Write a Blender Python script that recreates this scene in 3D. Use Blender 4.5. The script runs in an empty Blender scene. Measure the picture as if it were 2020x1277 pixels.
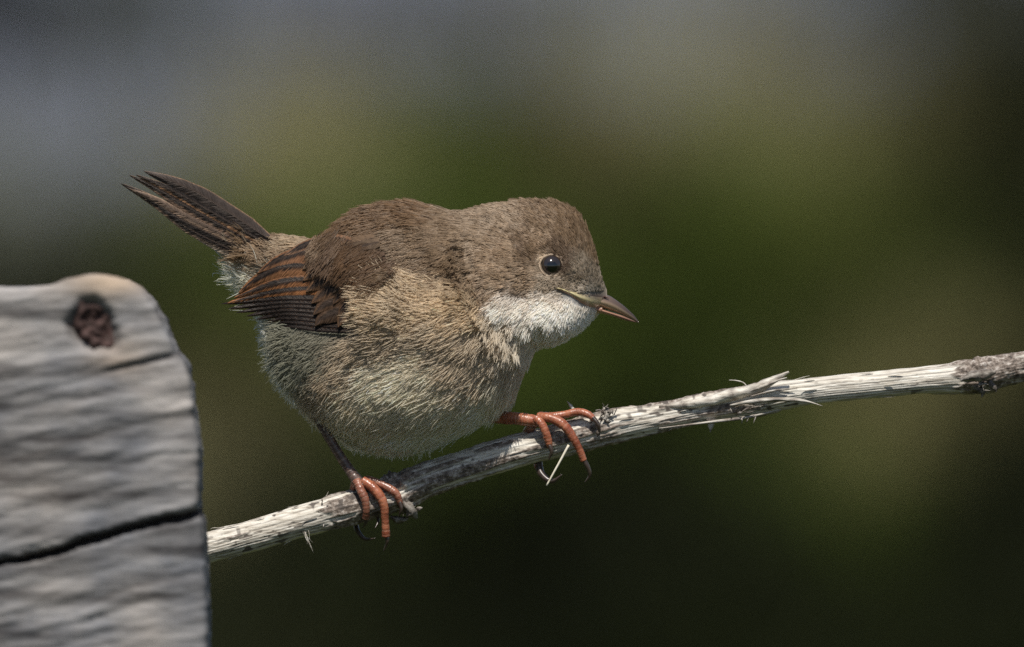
import bpy, bmesh, math, random
import numpy as np
from mathutils import Vector, Matrix
from mathutils.bvhtree import BVHTree

rng = np.random.default_rng(7)
random.seed(7)
SC = bpy.context.scene
COL = SC.collection

# ------------------------------------------------------------------ camera
S = 0.00013                      # metres per drawing unit
D = 4.0                          # camera to perch
PITCH = math.radians(5.0)        # lens looks slightly down
HEIGHT = 1.25                    # height of the perch centre above the ground
RIGHT = np.array([1.0, 0.0, 0.0])
FWD = np.array([0.0, math.cos(PITCH), -math.sin(PITCH)])
UP = np.array([0.0, math.sin(PITCH), math.cos(PITCH)])
CEN = np.array([0.0, 0.0, HEIGHT])
CAMPOS = CEN - FWD * D
cam = bpy.data.cameras.new('camera')
cam_o = bpy.data.objects.new('camera', cam)
COL.objects.link(cam_o)
cam_o.location = CAMPOS
cam_o.rotation_euler = (math.pi / 2 - PITCH, 0, 0)
cam.sensor_width = 36
cam.lens = 36 * D / (2020 * S)
cam.clip_start = 0.1
cam.clip_end = 2000
cam.dof.use_dof = True
cam.dof.focus_distance = D - 60 * S
cam.dof.aperture_fstop = 11.0
SC.camera = cam_o

# ------------------------------------------------------------------ light
SUN = np.array([-0.02, -0.45, 0.88]); SUN /= np.linalg.norm(SUN)
wd = bpy.data.worlds.new("World"); SC.world = wd; wd.use_nodes = True
nt = wd.node_tree
for n in list(nt.nodes): nt.nodes.remove(n)
wo = nt.nodes.new('ShaderNodeOutputWorld'); bgn = nt.nodes.new('ShaderNodeBackground')
sky = nt.nodes.new('ShaderNodeTexSky'); sky.sky_type = 'NISHITA'; sky.sun_disc = False
sky.sun_elevation = math.asin(SUN[2]); sky.sun_rotation = math.atan2(SUN[0], SUN[1])
bgn.inputs[1].default_value = 0.08
nt.links.new(sky.outputs[0], bgn.inputs[0]); nt.links.new(bgn.outputs[0], wo.inputs[0])
sl = bpy.data.lights.new('sun', 'SUN'); sl.energy = 5.0; sl.angle = math.radians(0.5)
sl.color = (1.0, 0.955, 0.88)
so = bpy.data.objects.new('sun', sl); COL.objects.link(so)
so.rotation_euler = Vector(SUN).to_track_quat('Z', 'Y').to_euler()
so.location = (0, 0, 6)
SC.view_settings.view_transform = 'Standard'
SC.view_settings.look = 'None'
SC.view_settings.exposure = 0.0
SC.view_settings.gamma = 1.0
SC.view_settings.use_curve_mapping = False
SC.render.engine = 'CYCLES'
SC.cycles.use_denoising = False
SC.cycles.max_bounces = 8
SC.cycles.diffuse_bounces = 6
SC.cycles.transmission_bounces = 4
try:
    SC.cycles_curves.shape = 'RIBBONS'; SC.cycles_curves.subdivisions = 2
except Exception: pass

# ------------------------------------------------------------------ helpers
def P(X, Y, d=0.0):
    X, Y, d = np.broadcast_arrays(np.asarray(X, float), np.asarray(Y, float), np.asarray(d, float))
    return (CEN + RIGHT * ((X - 1010) * S)[..., None] + UP * ((638.5 - Y) * S)[..., None] + FWD * (d * S)[..., None])

def P1(X, Y, d=0.0): return np.array(P(X, Y, d)).reshape(3)

def hash3(ix, iy, iz, seed):
    h = (ix * 374761393 + iy * 668265263 + iz * 2147483647 + seed * 1274126177) & 0xffffffff
    h = ((h ^ (h >> 13)) * 1274126177) & 0xffffffff
    h = h ^ (h >> 16)
    return (h & 0xffff) / 65535.0

def vnoise(x, y, z=0.0, seed=0):
    """value noise in -1..1"""
    x, y, z = np.broadcast_arrays(np.asarray(x, float), np.asarray(y, float), np.asarray(z, float))
    xi = np.floor(x).astype(np.int64); yi = np.floor(y).astype(np.int64); zi = np.floor(z).astype(np.int64)
    fx = x - xi; fy = y - yi; fz = z - zi
    fx = fx * fx * (3 - 2 * fx); fy = fy * fy * (3 - 2 * fy); fz = fz * fz * (3 - 2 * fz)
    out = 0
    for a in (0, 1):
        for b in (0, 1):
            for c in (0, 1):
                w = (fx if a else 1 - fx) * (fy if b else 1 - fy) * (fz if c else 1 - fz)
                out = out + w * hash3(xi + a, yi + b, zi + c, seed)
    return out * 2 - 1

def fbm(x, y, z=0.0, seed=0, o=4):
    s = 0; a = 1.0; t = 0
    for k in range(o):
        s = s + a * vnoise(np.asarray(x) * 2 ** k, np.asarray(y) * 2 ** k, np.asarray(z) * 2 ** k, seed + k * 17); t += a; a *= 0.5
    return s / t

def catmull(pts, n):
    pts = np.array(pts, float)
    d = np.r_[0, np.cumsum(np.linalg.norm(np.diff(pts[:, :2], axis=0), axis=1) + 1e-6)]
    t = np.linspace(0, d[-1], n)
    P0 = np.vstack([2 * pts[0] - pts[1], pts, 2 * pts[-1] - pts[-2]])
    dd = np.r_[d[0] - (d[1] - d[0]), d, d[-1] + (d[-1] - d[-2])]
    out = np.zeros((n, pts.shape[1]))
    idx = np.clip(np.searchsorted(d, t, side='right') - 1, 0, len(d) - 2)
    for k, (i, tt) in enumerate(zip(idx, t)):
        p0, p1, p2, p3 = P0[i], P0[i + 1], P0[i + 2], P0[i + 3]
        t0, t1, t2, t3 = dd[i], dd[i + 1], dd[i + 2], dd[i + 3]
        m1 = (p2 - p0) / (t2 - t0) * (t2 - t1); m2 = (p3 - p1) / (t3 - t1) * (t2 - t1)
        u = (tt - t1) / (t2 - t1)
        out[k] = (2 * u**3 - 3 * u**2 + 1) * p1 + (u**3 - 2 * u**2 + u) * m1 + (-2 * u**3 + 3 * u**2) * p2 + (u**3 - u**2) * m2
    return out

def mesh_obj(name, verts, faces, mat, parent=None, loc=None, smooth=True, cols=None, uv=None):
    verts = np.asarray(verts, float)
    if parent is not None: org = np.array(parent['_org'])
    else: org = np.array(loc if loc is not None else verts.mean(0))
    me = bpy.data.meshes.new(name)
    me.from_pydata((verts - org).tolist(), [], [tuple(int(i) for i in f) for f in faces])
    if smooth: me.polygons.foreach_set('use_smooth', [True] * len(me.polygons))
    if cols is not None:
        for k, c in cols.items():
            c = np.asarray(c, float)
            if c.ndim == 1:
                at = me.attributes.new(k, 'FLOAT', 'POINT'); at.data.foreach_set('value', c)
            else:
                at = me.attributes.new(k, 'FLOAT_COLOR', 'POINT')
                if c.shape[1] == 3: c = np.c_[c, np.ones(len(c))]
                at.data.foreach_set('color', c.ravel())
    me.update()
    if mat: me.materials.append(mat)
    o = bpy.data.objects.new(name, me); COL.objects.link(o)
    if parent is None: o.location = org
    else: o.parent = parent
    o['_org'] = org.tolist()
    return o

def empty(name, loc, parent=None):
    o = bpy.data.objects.new(name, None); COL.objects.link(o)
    loc = np.array(loc, float)
    if parent is not None:
        o.parent = parent; o['_org'] = list(parent['_org'])
    else:
        o.location = loc; o['_org'] = loc.tolist()
    o.empty_display_size = 0.01
    return o

def tag(o, label, cat, group=None):
    o['label'] = label; o['category'] = cat
    if group: o['group'] = group

def grid_faces(nu, nv, wrap=False, off=0):
    f = []
    for i in range(nu - 1):
        for j in range(nv if wrap else nv - 1):
            j2 = (j + 1) % nv
            f.append((off + i * nv + j, off + i * nv + j2, off + (i + 1) * nv + j2, off + (i + 1) * nv + j))
    return f

def tube(path, radii, nv=12, rough=0.0, ring=0.0, ringn=0, seed=0, flat=1.0):
    """path (n,3) in drawing units X,Y,d -> verts in world and faces"""
    path = np.asarray(path, float); n = len(path); radii = np.broadcast_to(np.asarray(radii, float), (n,)).copy()
    T = np.gradient(path, axis=0); T /= np.linalg.norm(T, axis=1)[:, None] + 1e-9
    ref = np.array([0, 0, 1.0]) if abs(T[0] @ np.array([0, 0, 1.0])) < 0.8 else np.array([0, 1.0, 0])
    N = np.zeros_like(T); N[0] = ref - T[0] * (ref @ T[0]); N[0] /= np.linalg.norm(N[0])
    for i in range(1, n):
        v = N[i - 1] - T[i] * (N[i - 1] @ T[i]); N[i] = v / (np.linalg.norm(v) + 1e-9)
    B = np.cross(T, N)
    if ringn: radii = radii * (1 + ring * np.abs(np.sin(np.linspace(0, math.pi * ringn, n))) ** 0.5 - ring * 0.5)
    ang = np.linspace(0, 2 * math.pi, nv, endpoint=False)
    R = radii[:, None] * np.ones(nv)
    if rough: R = R * (1 + rough * fbm(np.cos(ang)[None] * 1.5 + seed, np.sin(ang)[None] * 1.5, np.linspace(0, n / 5, n)[:, None], seed))
    V = path[:, None] + R[..., None] * (np.cos(ang)[None, :, None] * N[:, None] + flat * np.sin(ang)[None, :, None] * B[:, None])
    V = V.reshape(-1, 3)
    F = grid_faces(n, nv, True)
    V = np.vstack([V, path[0], path[-1]])
    a, b = n * nv, n * nv + 1
    for j in range(nv):
        F.append((a, (j + 1) % nv, j)); F.append((b, (n - 1) * nv + j, (n - 1) * nv + (j + 1) % nv))
    return P(V[:, 0], V[:, 1], V[:, 2]), F

# ---- materials
def newmat(name):
    m = bpy.data.materials.new(name); m.use_nodes = True
    t = m.node_tree
    return m, t, t.nodes['Principled BSDF'], t.nodes['Material Output']

def N_(t, typ, **kw):
    n = t.nodes.new(typ)
    for k, v in kw.items():
        if k in n.inputs: n.inputs[k].default_value = v
        else: setattr(n, k, v)
    return n

def ramp(t, fac, stops):
    r = t.nodes.new('ShaderNodeValToRGB')
    e = r.color_ramp.elements
    while len(e) < len(stops): e.new(0.5)
    for x, (p, c) in zip(e, stops): x.position = p; x.color = tuple(c) + (1,) if len(c) == 3 else c
    t.links.new(fac, r.inputs[0]); return r

def mix(t, f, a, b, blend='MIX'):
    m = t.nodes.new('ShaderNodeMix'); m.data_type = 'RGBA'; m.blend_type = blend
    for s, v in ((0, f), (6, a), (7, b)):
        if hasattr(v, 'links') or isinstance(v, bpy.types.NodeSocket): t.links.new(v, m.inputs[s])
        elif s == 0: m.inputs[0].default_value = v
        else: m.inputs[s].default_value = tuple(v) + (1,) if len(v) == 3 else v
    return m.outputs[2]

def attr(t, name):
    a = t.nodes.new('ShaderNodeAttribute'); a.attribute_name = name; return a

def simple_mat(name, col, rough=0.6, noise=None, spec=0.5, bump=None, trans=0):
    m, t, b, o = newmat(name)
    b.inputs['Roughness'].default_value = rough
    b.inputs['Specular IOR Level'].default_value = spec
    if noise:
        tc = N_(t, 'ShaderNodeTexCoord'); nz = N_(t, 'ShaderNodeTexNoise', Scale=noise[0], Detail=4.0)
        t.links.new(tc.outputs['Object'], nz.inputs[0])
        r = ramp(t, nz.outputs[0], [(0.3, col), (0.7, noise[1])])
        t.links.new(r.outputs[0], b.inputs['Base Color'])
        if bump:
            bp = N_(t, 'ShaderNodeBump', Strength=bump, Distance=S * 3)
            t.links.new(nz.outputs[0], bp.inputs['Height']); t.links.new(bp.outputs[0], b.inputs['Normal'])
    else: b.inputs['Base Color'].default_value = tuple(col) + (1,)
    return m

def barb_material(name, translucent=0.3, gloss=0.08):
    m, t, b, o = newmat(name)
    t.nodes.remove(b)
    a = attr(t, 'tint')
    df = N_(t, 'ShaderNodeBsdfDiffuse'); tr = N_(t, 'ShaderNodeBsdfTranslucent'); gl = N_(t, 'ShaderNodeBsdfGlossy', Roughness=0.45)
    t.links.new(a.outputs['Color'], df.inputs[0]); t.links.new(a.outputs['Color'], tr.inputs[0])
    m1 = N_(t, 'ShaderNodeMixShader'); m1.inputs[0].default_value = translucent
    t.links.new(df.outputs[0], m1.inputs[1]); t.links.new(tr.outputs[0], m1.inputs[2])
    gl.inputs[0].default_value = (0.9, 0.85, 0.8, 1)
    m2 = N_(t, 'ShaderNodeMixShader'); m2.inputs[0].default_value = gloss
    t.links.new(m1.outputs[0], m2.inputs[1]); t.links.new(gl.outputs[0], m2.inputs[2])
    t.links.new(m2.outputs[0], o.inputs[0])
    return m
M_BARB = barb_material('plumage_barbs', 0.38, 0.04)

def make_hairs(name, pos, rad, tint, parent, mat=None):
    """pos (n,k,3) world, rad (n,k), tint (n,k,3)"""
    n, k = pos.shape[:2]
    org = np.array(parent['_org'])
    cu = bpy.data.hair_curves.new(name)
    cu.add_curves([k] * n)
    cu.attributes['position'].data.foreach_set('vector', (pos - org).astype(np.float32).ravel())
    ra = cu.attributes.get('radius') or cu.attributes.new('radius', 'FLOAT', 'POINT')
    ra.data.foreach_set('value', (rad * S).astype(np.float32).ravel())
    tc = cu.attributes.new('tint', 'FLOAT_COLOR', 'POINT')
    tc.data.foreach_set('color', np.concatenate([tint, np.ones((n, k, 1))], 2).astype(np.float32).ravel())
    cu.materials.append(mat or M_BARB)
    o = bpy.data.objects.new(name, cu); COL.objects.link(o); o.parent = parent
    return o

# ================================================================== GROUND
CAMX, CAMY, CAMZ = CAMPOS
def ground_h(x, y):
    return 0.05 * vnoise(x * 0.5, y * 0.5, 0, 3) + 0.02 * vnoise(x * 2, y * 2, 0, 4)

def gpos(X, Y, h=0.0):
    """the ground point (or a point h above it) that a direction of view meets"""
    v = P1(X, Y) - CAMPOS
    k = (h - CAMZ) / v[2]
    return CAMPOS + v * k

m, t, b, o = newmat('meadow_soil')
tc = N_(t, 'ShaderNodeTexCoord'); nz = N_(t, 'ShaderNodeTexNoise', Scale=1.5, Detail=6.0)
t.links.new(tc.outputs['Object'], nz.inputs[0])
r = ramp(t, nz.outputs[0], [(0.35, (0.02, 0.026, 0.009)), (0.6, (0.036, 0.042, 0.014)), (0.75, (0.06, 0.055, 0.025))])
t.links.new(r.outputs[0], b.inputs['Base Color']); b.inputs['Roughness'].default_value = 0.95
b.inputs['Specular IOR Level'].default_value = 0.1
M_SOIL = m
xs = np.r_[np.linspace(-400, -8, 14), np.linspace(-7, 7, 90), np.linspace(8, 400, 14)]
ys = np.r_[np.linspace(-300, -6, 10), np.linspace(-5, 25, 150), np.linspace(27, 600, 25)]
GX, GY = np.meshgrid(xs, ys, indexing='ij')
near = np.clip(1 - (np.hypot(GX, GY - 12) - 15) / 30, 0, 1)
V = np.stack([GX, GY, ground_h(GX, GY) * near], -1).reshape(-1, 3)
g = mesh_obj('ground', V, grid_faces(len(xs), len(ys)), M_SOIL, loc=(0, 0, 0)); g['kind'] = 'structure'

# the gravelly shore beyond the meadow
m, t, b, o = newmat('blue_grey_gravel')
tc = N_(t, 'ShaderNodeTexCoord'); nz = N_(t, 'ShaderNodeTexNoise', Scale=2.2, Detail=3.0); vo = N_(t, 'ShaderNodeTexVoronoi', Scale=28.0)
t.links.new(tc.outputs['Object'], nz.inputs[0]); t.links.new(tc.outputs['Object'], vo.inputs[0])
r = ramp(t, nz.outputs[0], [(0.36, (0.045, 0.052, 0.078)), (0.5, (0.115, 0.13, 0.172)), (0.64, (0.22, 0.235, 0.27))])
c = mix(t, 0.35, r.outputs[0], vo.outputs['Color'], 'MULTIPLY')
t.links.new(c, b.inputs['Base Color']); b.inputs['Roughness'].default_value = 0.9
bp = N_(t, 'ShaderNodeBump', Strength=0.8, Distance=0.02); t.links.new(vo.outputs['Distance'], bp.inputs['Height']); t.links.new(bp.outputs[0], b.inputs['Normal'])
M_GRAVEL = m
px = np.sign(np.linspace(-1, 1, 140)) * 60 * np.abs(np.linspace(-1, 1, 140)) ** 3; f = np.linspace(0, 1, 40)
edge0 = 16.9 + 0.3 * vnoise(px * 0.8, 0, 0, 11) - 2.2 * np.exp(-((px + 0.55) / 0.2) ** 2) - 0.5 * np.exp(-((px + 0.12) / 0.1) ** 2)
edge1 = 40 + 1.0 * vnoise(px * 0.3, 5, 0, 13)
PX = np.repeat(px[:, None], 40, 1); PY = edge0[:, None] + (edge1 - edge0)[:, None] * f[None] ** 1.5
nr = np.clip(1 - (np.hypot(PX, PY - 12) - 15) / 30, 0, 1)
V = np.stack([PX, PY, np.maximum(ground_h(PX, PY) * nr, -0.2) + 0.03], -1).reshape(-1, 3)
g = mesh_obj('gravel_path', V, grid_faces(140, 40), M_GRAVEL, loc=(0, 12, 0)); g['kind'] = 'structure'

# grass: colours vary by plant patch; dark patches at the frame edges paint in vignetting
m, t, b, o = newmat('grass_blades')
a = attr(t, 'tint'); t.links.new(a.outputs['Color'], b.inputs['Base Color']); b.inputs['Roughness'].default_value = 0.6
b.inputs['Specular IOR Level'].default_value = 0.04
tr = N_(t, 'ShaderNodeBsdfTranslucent'); t.links.new(a.outputs['Color'], tr.inputs[0])
ms = N_(t, 'ShaderNodeMixShader'); ms.inputs[0].default_value = 0.25
t.links.new(b.outputs[0], ms.inputs[1]); t.links.new(tr.outputs[0], ms.inputs[2]); t.links.new(ms.outputs[0], o.inputs[0])
M_GRASS = m
# (X, Y on the frame, plant colour, darkened as vignette in corners and at right edge, density)
G1 = (0.055, 0.075, 0.014); G2 = (0.085, 0.092, 0.025); DRY = (0.21, 0.19, 0.095); DK = (0.010, 0.012, 0.005); OL = (0.155, 0.14, 0.06)
PALE = (0.15, 0.155, 0.11)
PATCH = [(0, 0, (.05, .055, .05)), (150, 60, (.06, .065, .055)), (1960, 60, (.05, .052, .04)), (2060, 150, DK), (0, 300, PALE), (150, 420, PALE), (80, 700, DK), (420, 330, OL), (650, 300, DRY), (900, 330, G1), (520, 650, G1), (450, 900, OL), (430, 1000, DRY),
         (600, 1150, DK), (300, 1250, DK), (850, 1000, G1), (1000, 1220, DK), (1200, 300, OL), (1350, 230, DRY), (1600, 280, DRY), (1800, 250, OL),
         (1250, 550, G1), (1450, 420, G1), (1650, 450, G2), (1750, 560, G1), (1960, 300, (.035, .04, .016)), (1990, 600, (.03, .036, .012)), (2000, 1000, DK), (1300, 800, G1),
         (1600, 650, G1), (1850, 720, OL), (1750, 880, OL), (1450, 950, G1), (1650, 1050, G1), (1300, 1100, DK), (1600, 1230, DK), (1900, 1200, DK),
         (1100, 700, G1), (750, 700, G1), (1150, 200, OL)]
pg = np.array([np.r_[gpos(q[0], q[1], 0.10)[:2]] for q in PATCH]); pcx = np.array([q[2] for q in PATCH])
def patch_col(x, y):
    # anisotropic: a metre along the view is foreshortened
    d2 = ((x[:, None] - pg[:, 0]) ** 2 / 0.015 + (y[:, None] - pg[:, 1]) ** 2 / 1.2)
    w = 1 / (d2 + 0.10) ** 3
    return (w @ pcx) / w.sum(1)[:, None]
nb = 80000
bx = np.where(rng.random(nb) < 0.75, rng.uniform(-0.9, 0.9, nb), rng.uniform(-4, 4, nb))
by = rng.uniform(6.5, 20.5, nb) + np.where(rng.random(nb) < 0.06, rng.uniform(0, 4, nb), 0)
clump = vnoise(bx * 6, by * 4, 0, 21)
keep = rng.random(nb) < np.clip(0.75 + 0.6 * clump, 0.15, 1)
keep &= (by < np.interp(bx, px, edge0)) | (rng.random(nb) < 0.05) | ((by > 16.5) & ((bx > 0.6) | ((bx < -0.5) & (by > 18.8))) & (rng.random(nb) < np.where(bx < 0, 0.3, 0.8)))  # grass left on the far gravel sides to darken the upper corners as vignette
bx, by, clump = bx[keep], by[keep], clump[keep]; nb = len(bx)
hgt = rng.uniform(0.07, 0.17, nb) * (1 + 0.5 * clump); wdt = rng.uniform(0.004, 0.009, nb)
az = rng.uniform(0, 2 * math.pi, nb); lean = rng.uniform(0.1, 0.8, nb) * hgt
la = rng.uniform(0, 2 * math.pi, nb)
tcol = patch_col(bx, by) * rng.uniform(0.7, 1.3, (nb, 1)) * (1 + 0.75 * vnoise(bx * 6, by * 0.6, 0, 91))[:, None]
base = np.stack([bx, by, ground_h(bx, by)], -1)
side = np.stack([np.cos(az), np.sin(az), 0 * az], -1) * wdt[:, None]
ld = np.stack([np.cos(la), np.sin(la), 0 * la], -1)
mid = base + ld * (lean * 0.3)[:, None] + np.array([0, 0, 1]) * (hgt * 0.6)[:, None]
tip = base + ld * lean[:, None] + np.array([0, 0, 1]) * hgt[:, None]
V = np.stack([base - side, base + side, mid - side * 0.8, mid + side * 0.8, tip], 1).reshape(-1, 3)
k = np.arange(nb) * 5
F = np.concatenate([np.stack([k, k + 1, k + 3], 1), np.stack([k, k + 3, k + 2], 1), np.stack([k + 2, k + 3, k + 4], 1)])
gr = mesh_obj('grass', V, F, M_GRASS, loc=(0, 8, 0), cols={'tint': np.repeat(tcol, 5, 0)}, smooth=False)
tag(gr, 'out of focus meadow grass and herbs in dark green and straw behind the bird', 'grass'); gr['kind'] = 'stuff'

# ================================================================== TIMBER RAIL
m, t, b, o = newmat('weathered_grey_wood')
tc = N_(t, 'ShaderNodeTexCoord'); mp = N_(t, 'ShaderNodeMapping'); mp.inputs['Scale'].default_value = (22, 90, 210)
mp.inputs['Rotation'].default_value = (0, math.radians(12), 0)
t.links.new(tc.outputs['Object'], mp.inputs[0])
nz = N_(t, 'ShaderNodeTexNoise', Scale=1.0, Detail=8.0, Roughness=0.65); t.links.new(mp.outputs[0], nz.inputs[0])
n2 = N_(t, 'ShaderNodeTexNoise', Scale=45.0, Detail=5.0); t.links.new(tc.outputs['Object'], n2.inputs[0])
r1 = ramp(t, nz.outputs[0], [(0.34, (0.048, 0.045, 0.045)), (0.46, (0.155, 0.150, 0.148)), (0.62, (0.315, 0.305, 0.30))])
r2 = ramp(t, n2.outputs[0], [(0.33, (0.5, 0.54, 0.62)), (0.5, (0.95, 0.93, 0.92)), (0.68, (1.4, 1.3, 1.2))])
c = mix(t, 0.8, r1.outputs[0], r2.outputs[0], 'MULTIPLY')
at_ = attr(t, 'tan'); c = mix(t, at_.outputs['Fac'], c, (0.40, 0.31, 0.23)); a = attr(t, 'cav'); c2 = mix(t, a.outputs['Fac'], c, (0.05, 0.04, 0.035))  # tan: pale wood on the top edge, with its sunlit brightness painted in
t.links.new(c2, b.inputs['Base Color']); b.inputs['Roughness'].default_value = 0.85; b.inputs['Specular IOR Level'].default_value = 0.2
bp = N_(t, 'ShaderNodeBump', Strength=0.6, Distance=0.0012); t.links.new(nz.outputs[0], bp.inputs['Height']); t.links.new(bp.outputs[0], b.inputs['Normal'])
M_WOOD = m
out = [(-700, 600), (-300, 575), (0, 567), (60, 566), (105, 564), (135, 550), (180, 542), (235, 549), (272, 566), (300, 596), (320, 630), (335, 668), (346, 695), (366, 716), (375, 760),
       (382, 820), (391, 880), (392, 960), (388, 1000), (398, 1032), (402, 1090), (407, 1160), (409, 1240), (405, 1340), (380, 1420), (200, 1470), (-700, 1560)]
out = np.array(out, float)
bm = bmesh.new()
ZF, ZB = -1000, -560
fr = [bm.verts.new((x, y, ZF)) for x, y in out]; bk = [bm.verts.new((x, y, ZB)) for x, y in out]
bm.faces.new(fr); bm.faces.new(list(reversed(bk)))
for i in range(len(fr)): j = (i + 1) % len(fr); bm.faces.new((fr[j], fr[i], bk[i], bk[j]))
bmesh.ops.triangulate(bm, faces=bm.faces)
bmesh.ops.recalc_face_normals(bm, faces=bm.faces)
me = bpy.data.meshes.new('tmp'); bm.to_mesh(me); bm.free()
tmp = bpy.data.objects.new('tmp', me); COL.objects.link(tmp)
md = tmp.modifiers.new('r', 'REMESH'); md.mode = 'VOXEL'; md.voxel_size = 6.5
sm = tmp.modifiers.new('s', 'SMOOTH'); sm.iterations = 12; sm.factor = 0.6
dg = bpy.context.evaluated_depsgraph_get(); ev = tmp.evaluated_get(dg); rm = ev.to_mesh()
nv = len(rm.vertices); V = np.zeros(nv * 3); rm.vertices.foreach_get('co', V); V = V.reshape(-1, 3)
NN = np.zeros(nv * 3); rm.vertices.foreach_get('normal', NN); NN = NN.reshape(-1, 3)
F = [tuple(p.vertices) for p in rm.polygons]
ev.to_mesh_clear(); bpy.data.objects.remove(tmp); bpy.data.meshes.remove(me)
ca, sa = math.cos(math.radians(-13)), math.sin(math.radians(-13))
gu = V[:, 0] * ca + V[:, 1] * sa; gv = -V[:, 0] * sa + V[:, 1] * ca
wob = 14 * vnoise(gu / 160, gv / 200, 0, 5)
gd = fbm(gu / 260, (gv + wob) / 16, V[:, 2] / 90, 31, 4)
gd2 = fbm(gu / 200, (gv + wob) / 45, V[:, 2] / 120, 37, 3)
disp = gd * 3.5 + gd2 * 2 + 5 * fbm(gu / 90, gv / 11, V[:, 2] / 50, 39, 4)
# the long split
crk = np.array([(-700, 1235), (0, 1112), (120, 1083), (250, 1045), (340, 1022), (420, 1006)])
cy = np.interp(V[:, 0], crk[:, 0], crk[:, 1]) + 4 * vnoise(V[:, 0] / 40, 0, 0, 8)
dcr = np.abs(V[:, 1] - cy); wcr = 7.5 + 3 * vnoise(V[:, 0] / 90, 2, 0, 9)
front = np.clip((-V[:, 2] - 600) / 100, 0, 1)
crack = np.exp(-(dcr / wcr) ** 4) * front
cy2 = 700 + (346 - V[:, 0]) * 0.24
crack2 = np.exp(-((V[:, 1] - cy2) / 5) ** 2) * np.clip((V[:, 0] - 120) / 180, 0, 1) * front
KO = np.array([(160, 592), (187, 588), (207, 606), (223, 640), (234, 672), (229, 692), (200, 690), (165, 680), (140, 662), (131, 640), (143, 622), (152, 605)], float)
KC = np.array([184.0, 643.0]); ka = np.arctan2(KO[:, 1] - KC[1], KO[:, 0] - KC[0]); kr = np.hypot(*(KO - KC).T); ko = np.argsort(ka)
def knot_r(a_): return np.interp(a_, ka[ko], kr[ko], period=2 * math.pi)
kd = np.hypot(V[:, 0] - KC[0], V[:, 1] - KC[1]) / knot_r(np.arctan2(V[:, 1] - KC[1], V[:, 0] - KC[0]))
hole = np.exp(-kd ** 6) * front
V2 = V + NN * disp[:, None]
V2[:, 2] += 70 * crack + 14 * crack2 + 26 * hole
cav = np.clip(crack * 1.0 + crack2 * 0.5 + hole * 0.7 + np.clip(-gd - 0.28, 0, 1) * 1.2, 0, 1)
KR = 1 - 1000 * S / D                 # the rail stands nearer, so it is that much smaller than it looks
def PR(X, Y, d): return P(1010 + (X - 1010) * KR, 638.5 + (Y - 638.5) * KR, d)
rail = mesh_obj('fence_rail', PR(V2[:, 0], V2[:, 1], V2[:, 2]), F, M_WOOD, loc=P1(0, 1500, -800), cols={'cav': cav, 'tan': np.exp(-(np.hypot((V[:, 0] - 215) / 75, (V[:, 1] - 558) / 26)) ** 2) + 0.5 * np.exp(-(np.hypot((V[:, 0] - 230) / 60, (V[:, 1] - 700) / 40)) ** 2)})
tag(rail, 'weathered grey timber rail end with dark knot and long split, in front of the twig', 'fence rail')
# knot set in the wood
M_KNOT = simple_mat('dark_red_knot_wood', (0.022, 0.013, 0.011), 0.8, (500.0, (0.085, 0.048, 0.042)), 0.3, 0.6)
nu_, nv_ = 14, 28; V = []
for i in range(nu_):
    rr = i / (nu_ - 1)
    for j in range(nv_):
        a_ = 2 * math.pi * j / nv_
        rk = 1.04 * rr * knot_r((a_ + math.pi) % (2 * math.pi) - math.pi)
        X = KC[0] + rk * math.cos(a_); Y = KC[1] + rk * math.sin(a_)
        d = ZF + 12 + 13 * float(vnoise(X / 13, Y / 19, 0, 77)) + 7 * float(vnoise(X / 6, Y / 7, 0, 78)) + 8 * rr ** 5
        V.append((X, Y, d))
V = np.array(V)
mesh_obj('knot', PR(V[:, 0], V[:, 1], V[:, 2]), grid_faces(nu_, nv_, True), M_KNOT, parent=rail)

# ================================================================== DEAD TWIG
m, t, b, o = newmat('bleached_dead_stem')
a = attr(t, 'groove'); ab = attr(t, 'bark'); tc = N_(t, 'ShaderNodeTexCoord')
n1 = N_(t, 'ShaderNodeTexNoise', Scale=700.0, Detail=6.0, Roughness=0.7); t.links.new(tc.outputs['Object'], n1.inputs[0])
mp = N_(t, 'ShaderNodeMapping'); mp.inputs['Scale'].default_value = (120, 900, 1500); mp.inputs['Rotation'].default_value = (0, math.radians(14), 0)
t.links.new(tc.outputs['Object'], mp.inputs[0])
n2 = N_(t, 'ShaderNodeTexNoise', Scale=1.0, Detail=6.0, Roughness=0.7); t.links.new(mp.outputs[0], n2.inputs[0])
cw = ramp(t, n2.outputs[0], [(0.30, (0.17, 0.14, 0.11)), (0.42, (0.52, 0.47, 0.39)), (0.6, (0.76, 0.72, 0.64))])
cb = ramp(t, n1.outputs[0], [(0.35, (0.05, 0.038, 0.03)), (0.5, (0.19, 0.15, 0.12)), (0.68, (0.52, 0.47, 0.42))])
c1 = mix(t, ab.outputs['Fac'], cw.outputs[0], cb.outputs[0])
c2 = mix(t, a.outputs['Fac'], c1, (0.07, 0.055, 0.045))
t.links.new(c2, b.inputs['Base Color']); b.inputs['Roughness'].default_value = 0.6; b.inputs['Specular IOR Level'].default_value = 0.35
bp = N_(t, 'ShaderNodeBump', Strength=0.5, Distance=S * 3); t.links.new(n2.outputs[0], bp.inputs['Height'])
bp2 = N_(t, 'ShaderNodeBump', Strength=0.6, Distance=S * 3); t.links.new(n1.outputs[0], bp2.inputs['Height']); t.links.new(bp.outputs[0], bp2.inputs['Normal'])
t.links.new(bp2.outputs[0], b.inputs['Normal'])
M_STEM = m
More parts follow.
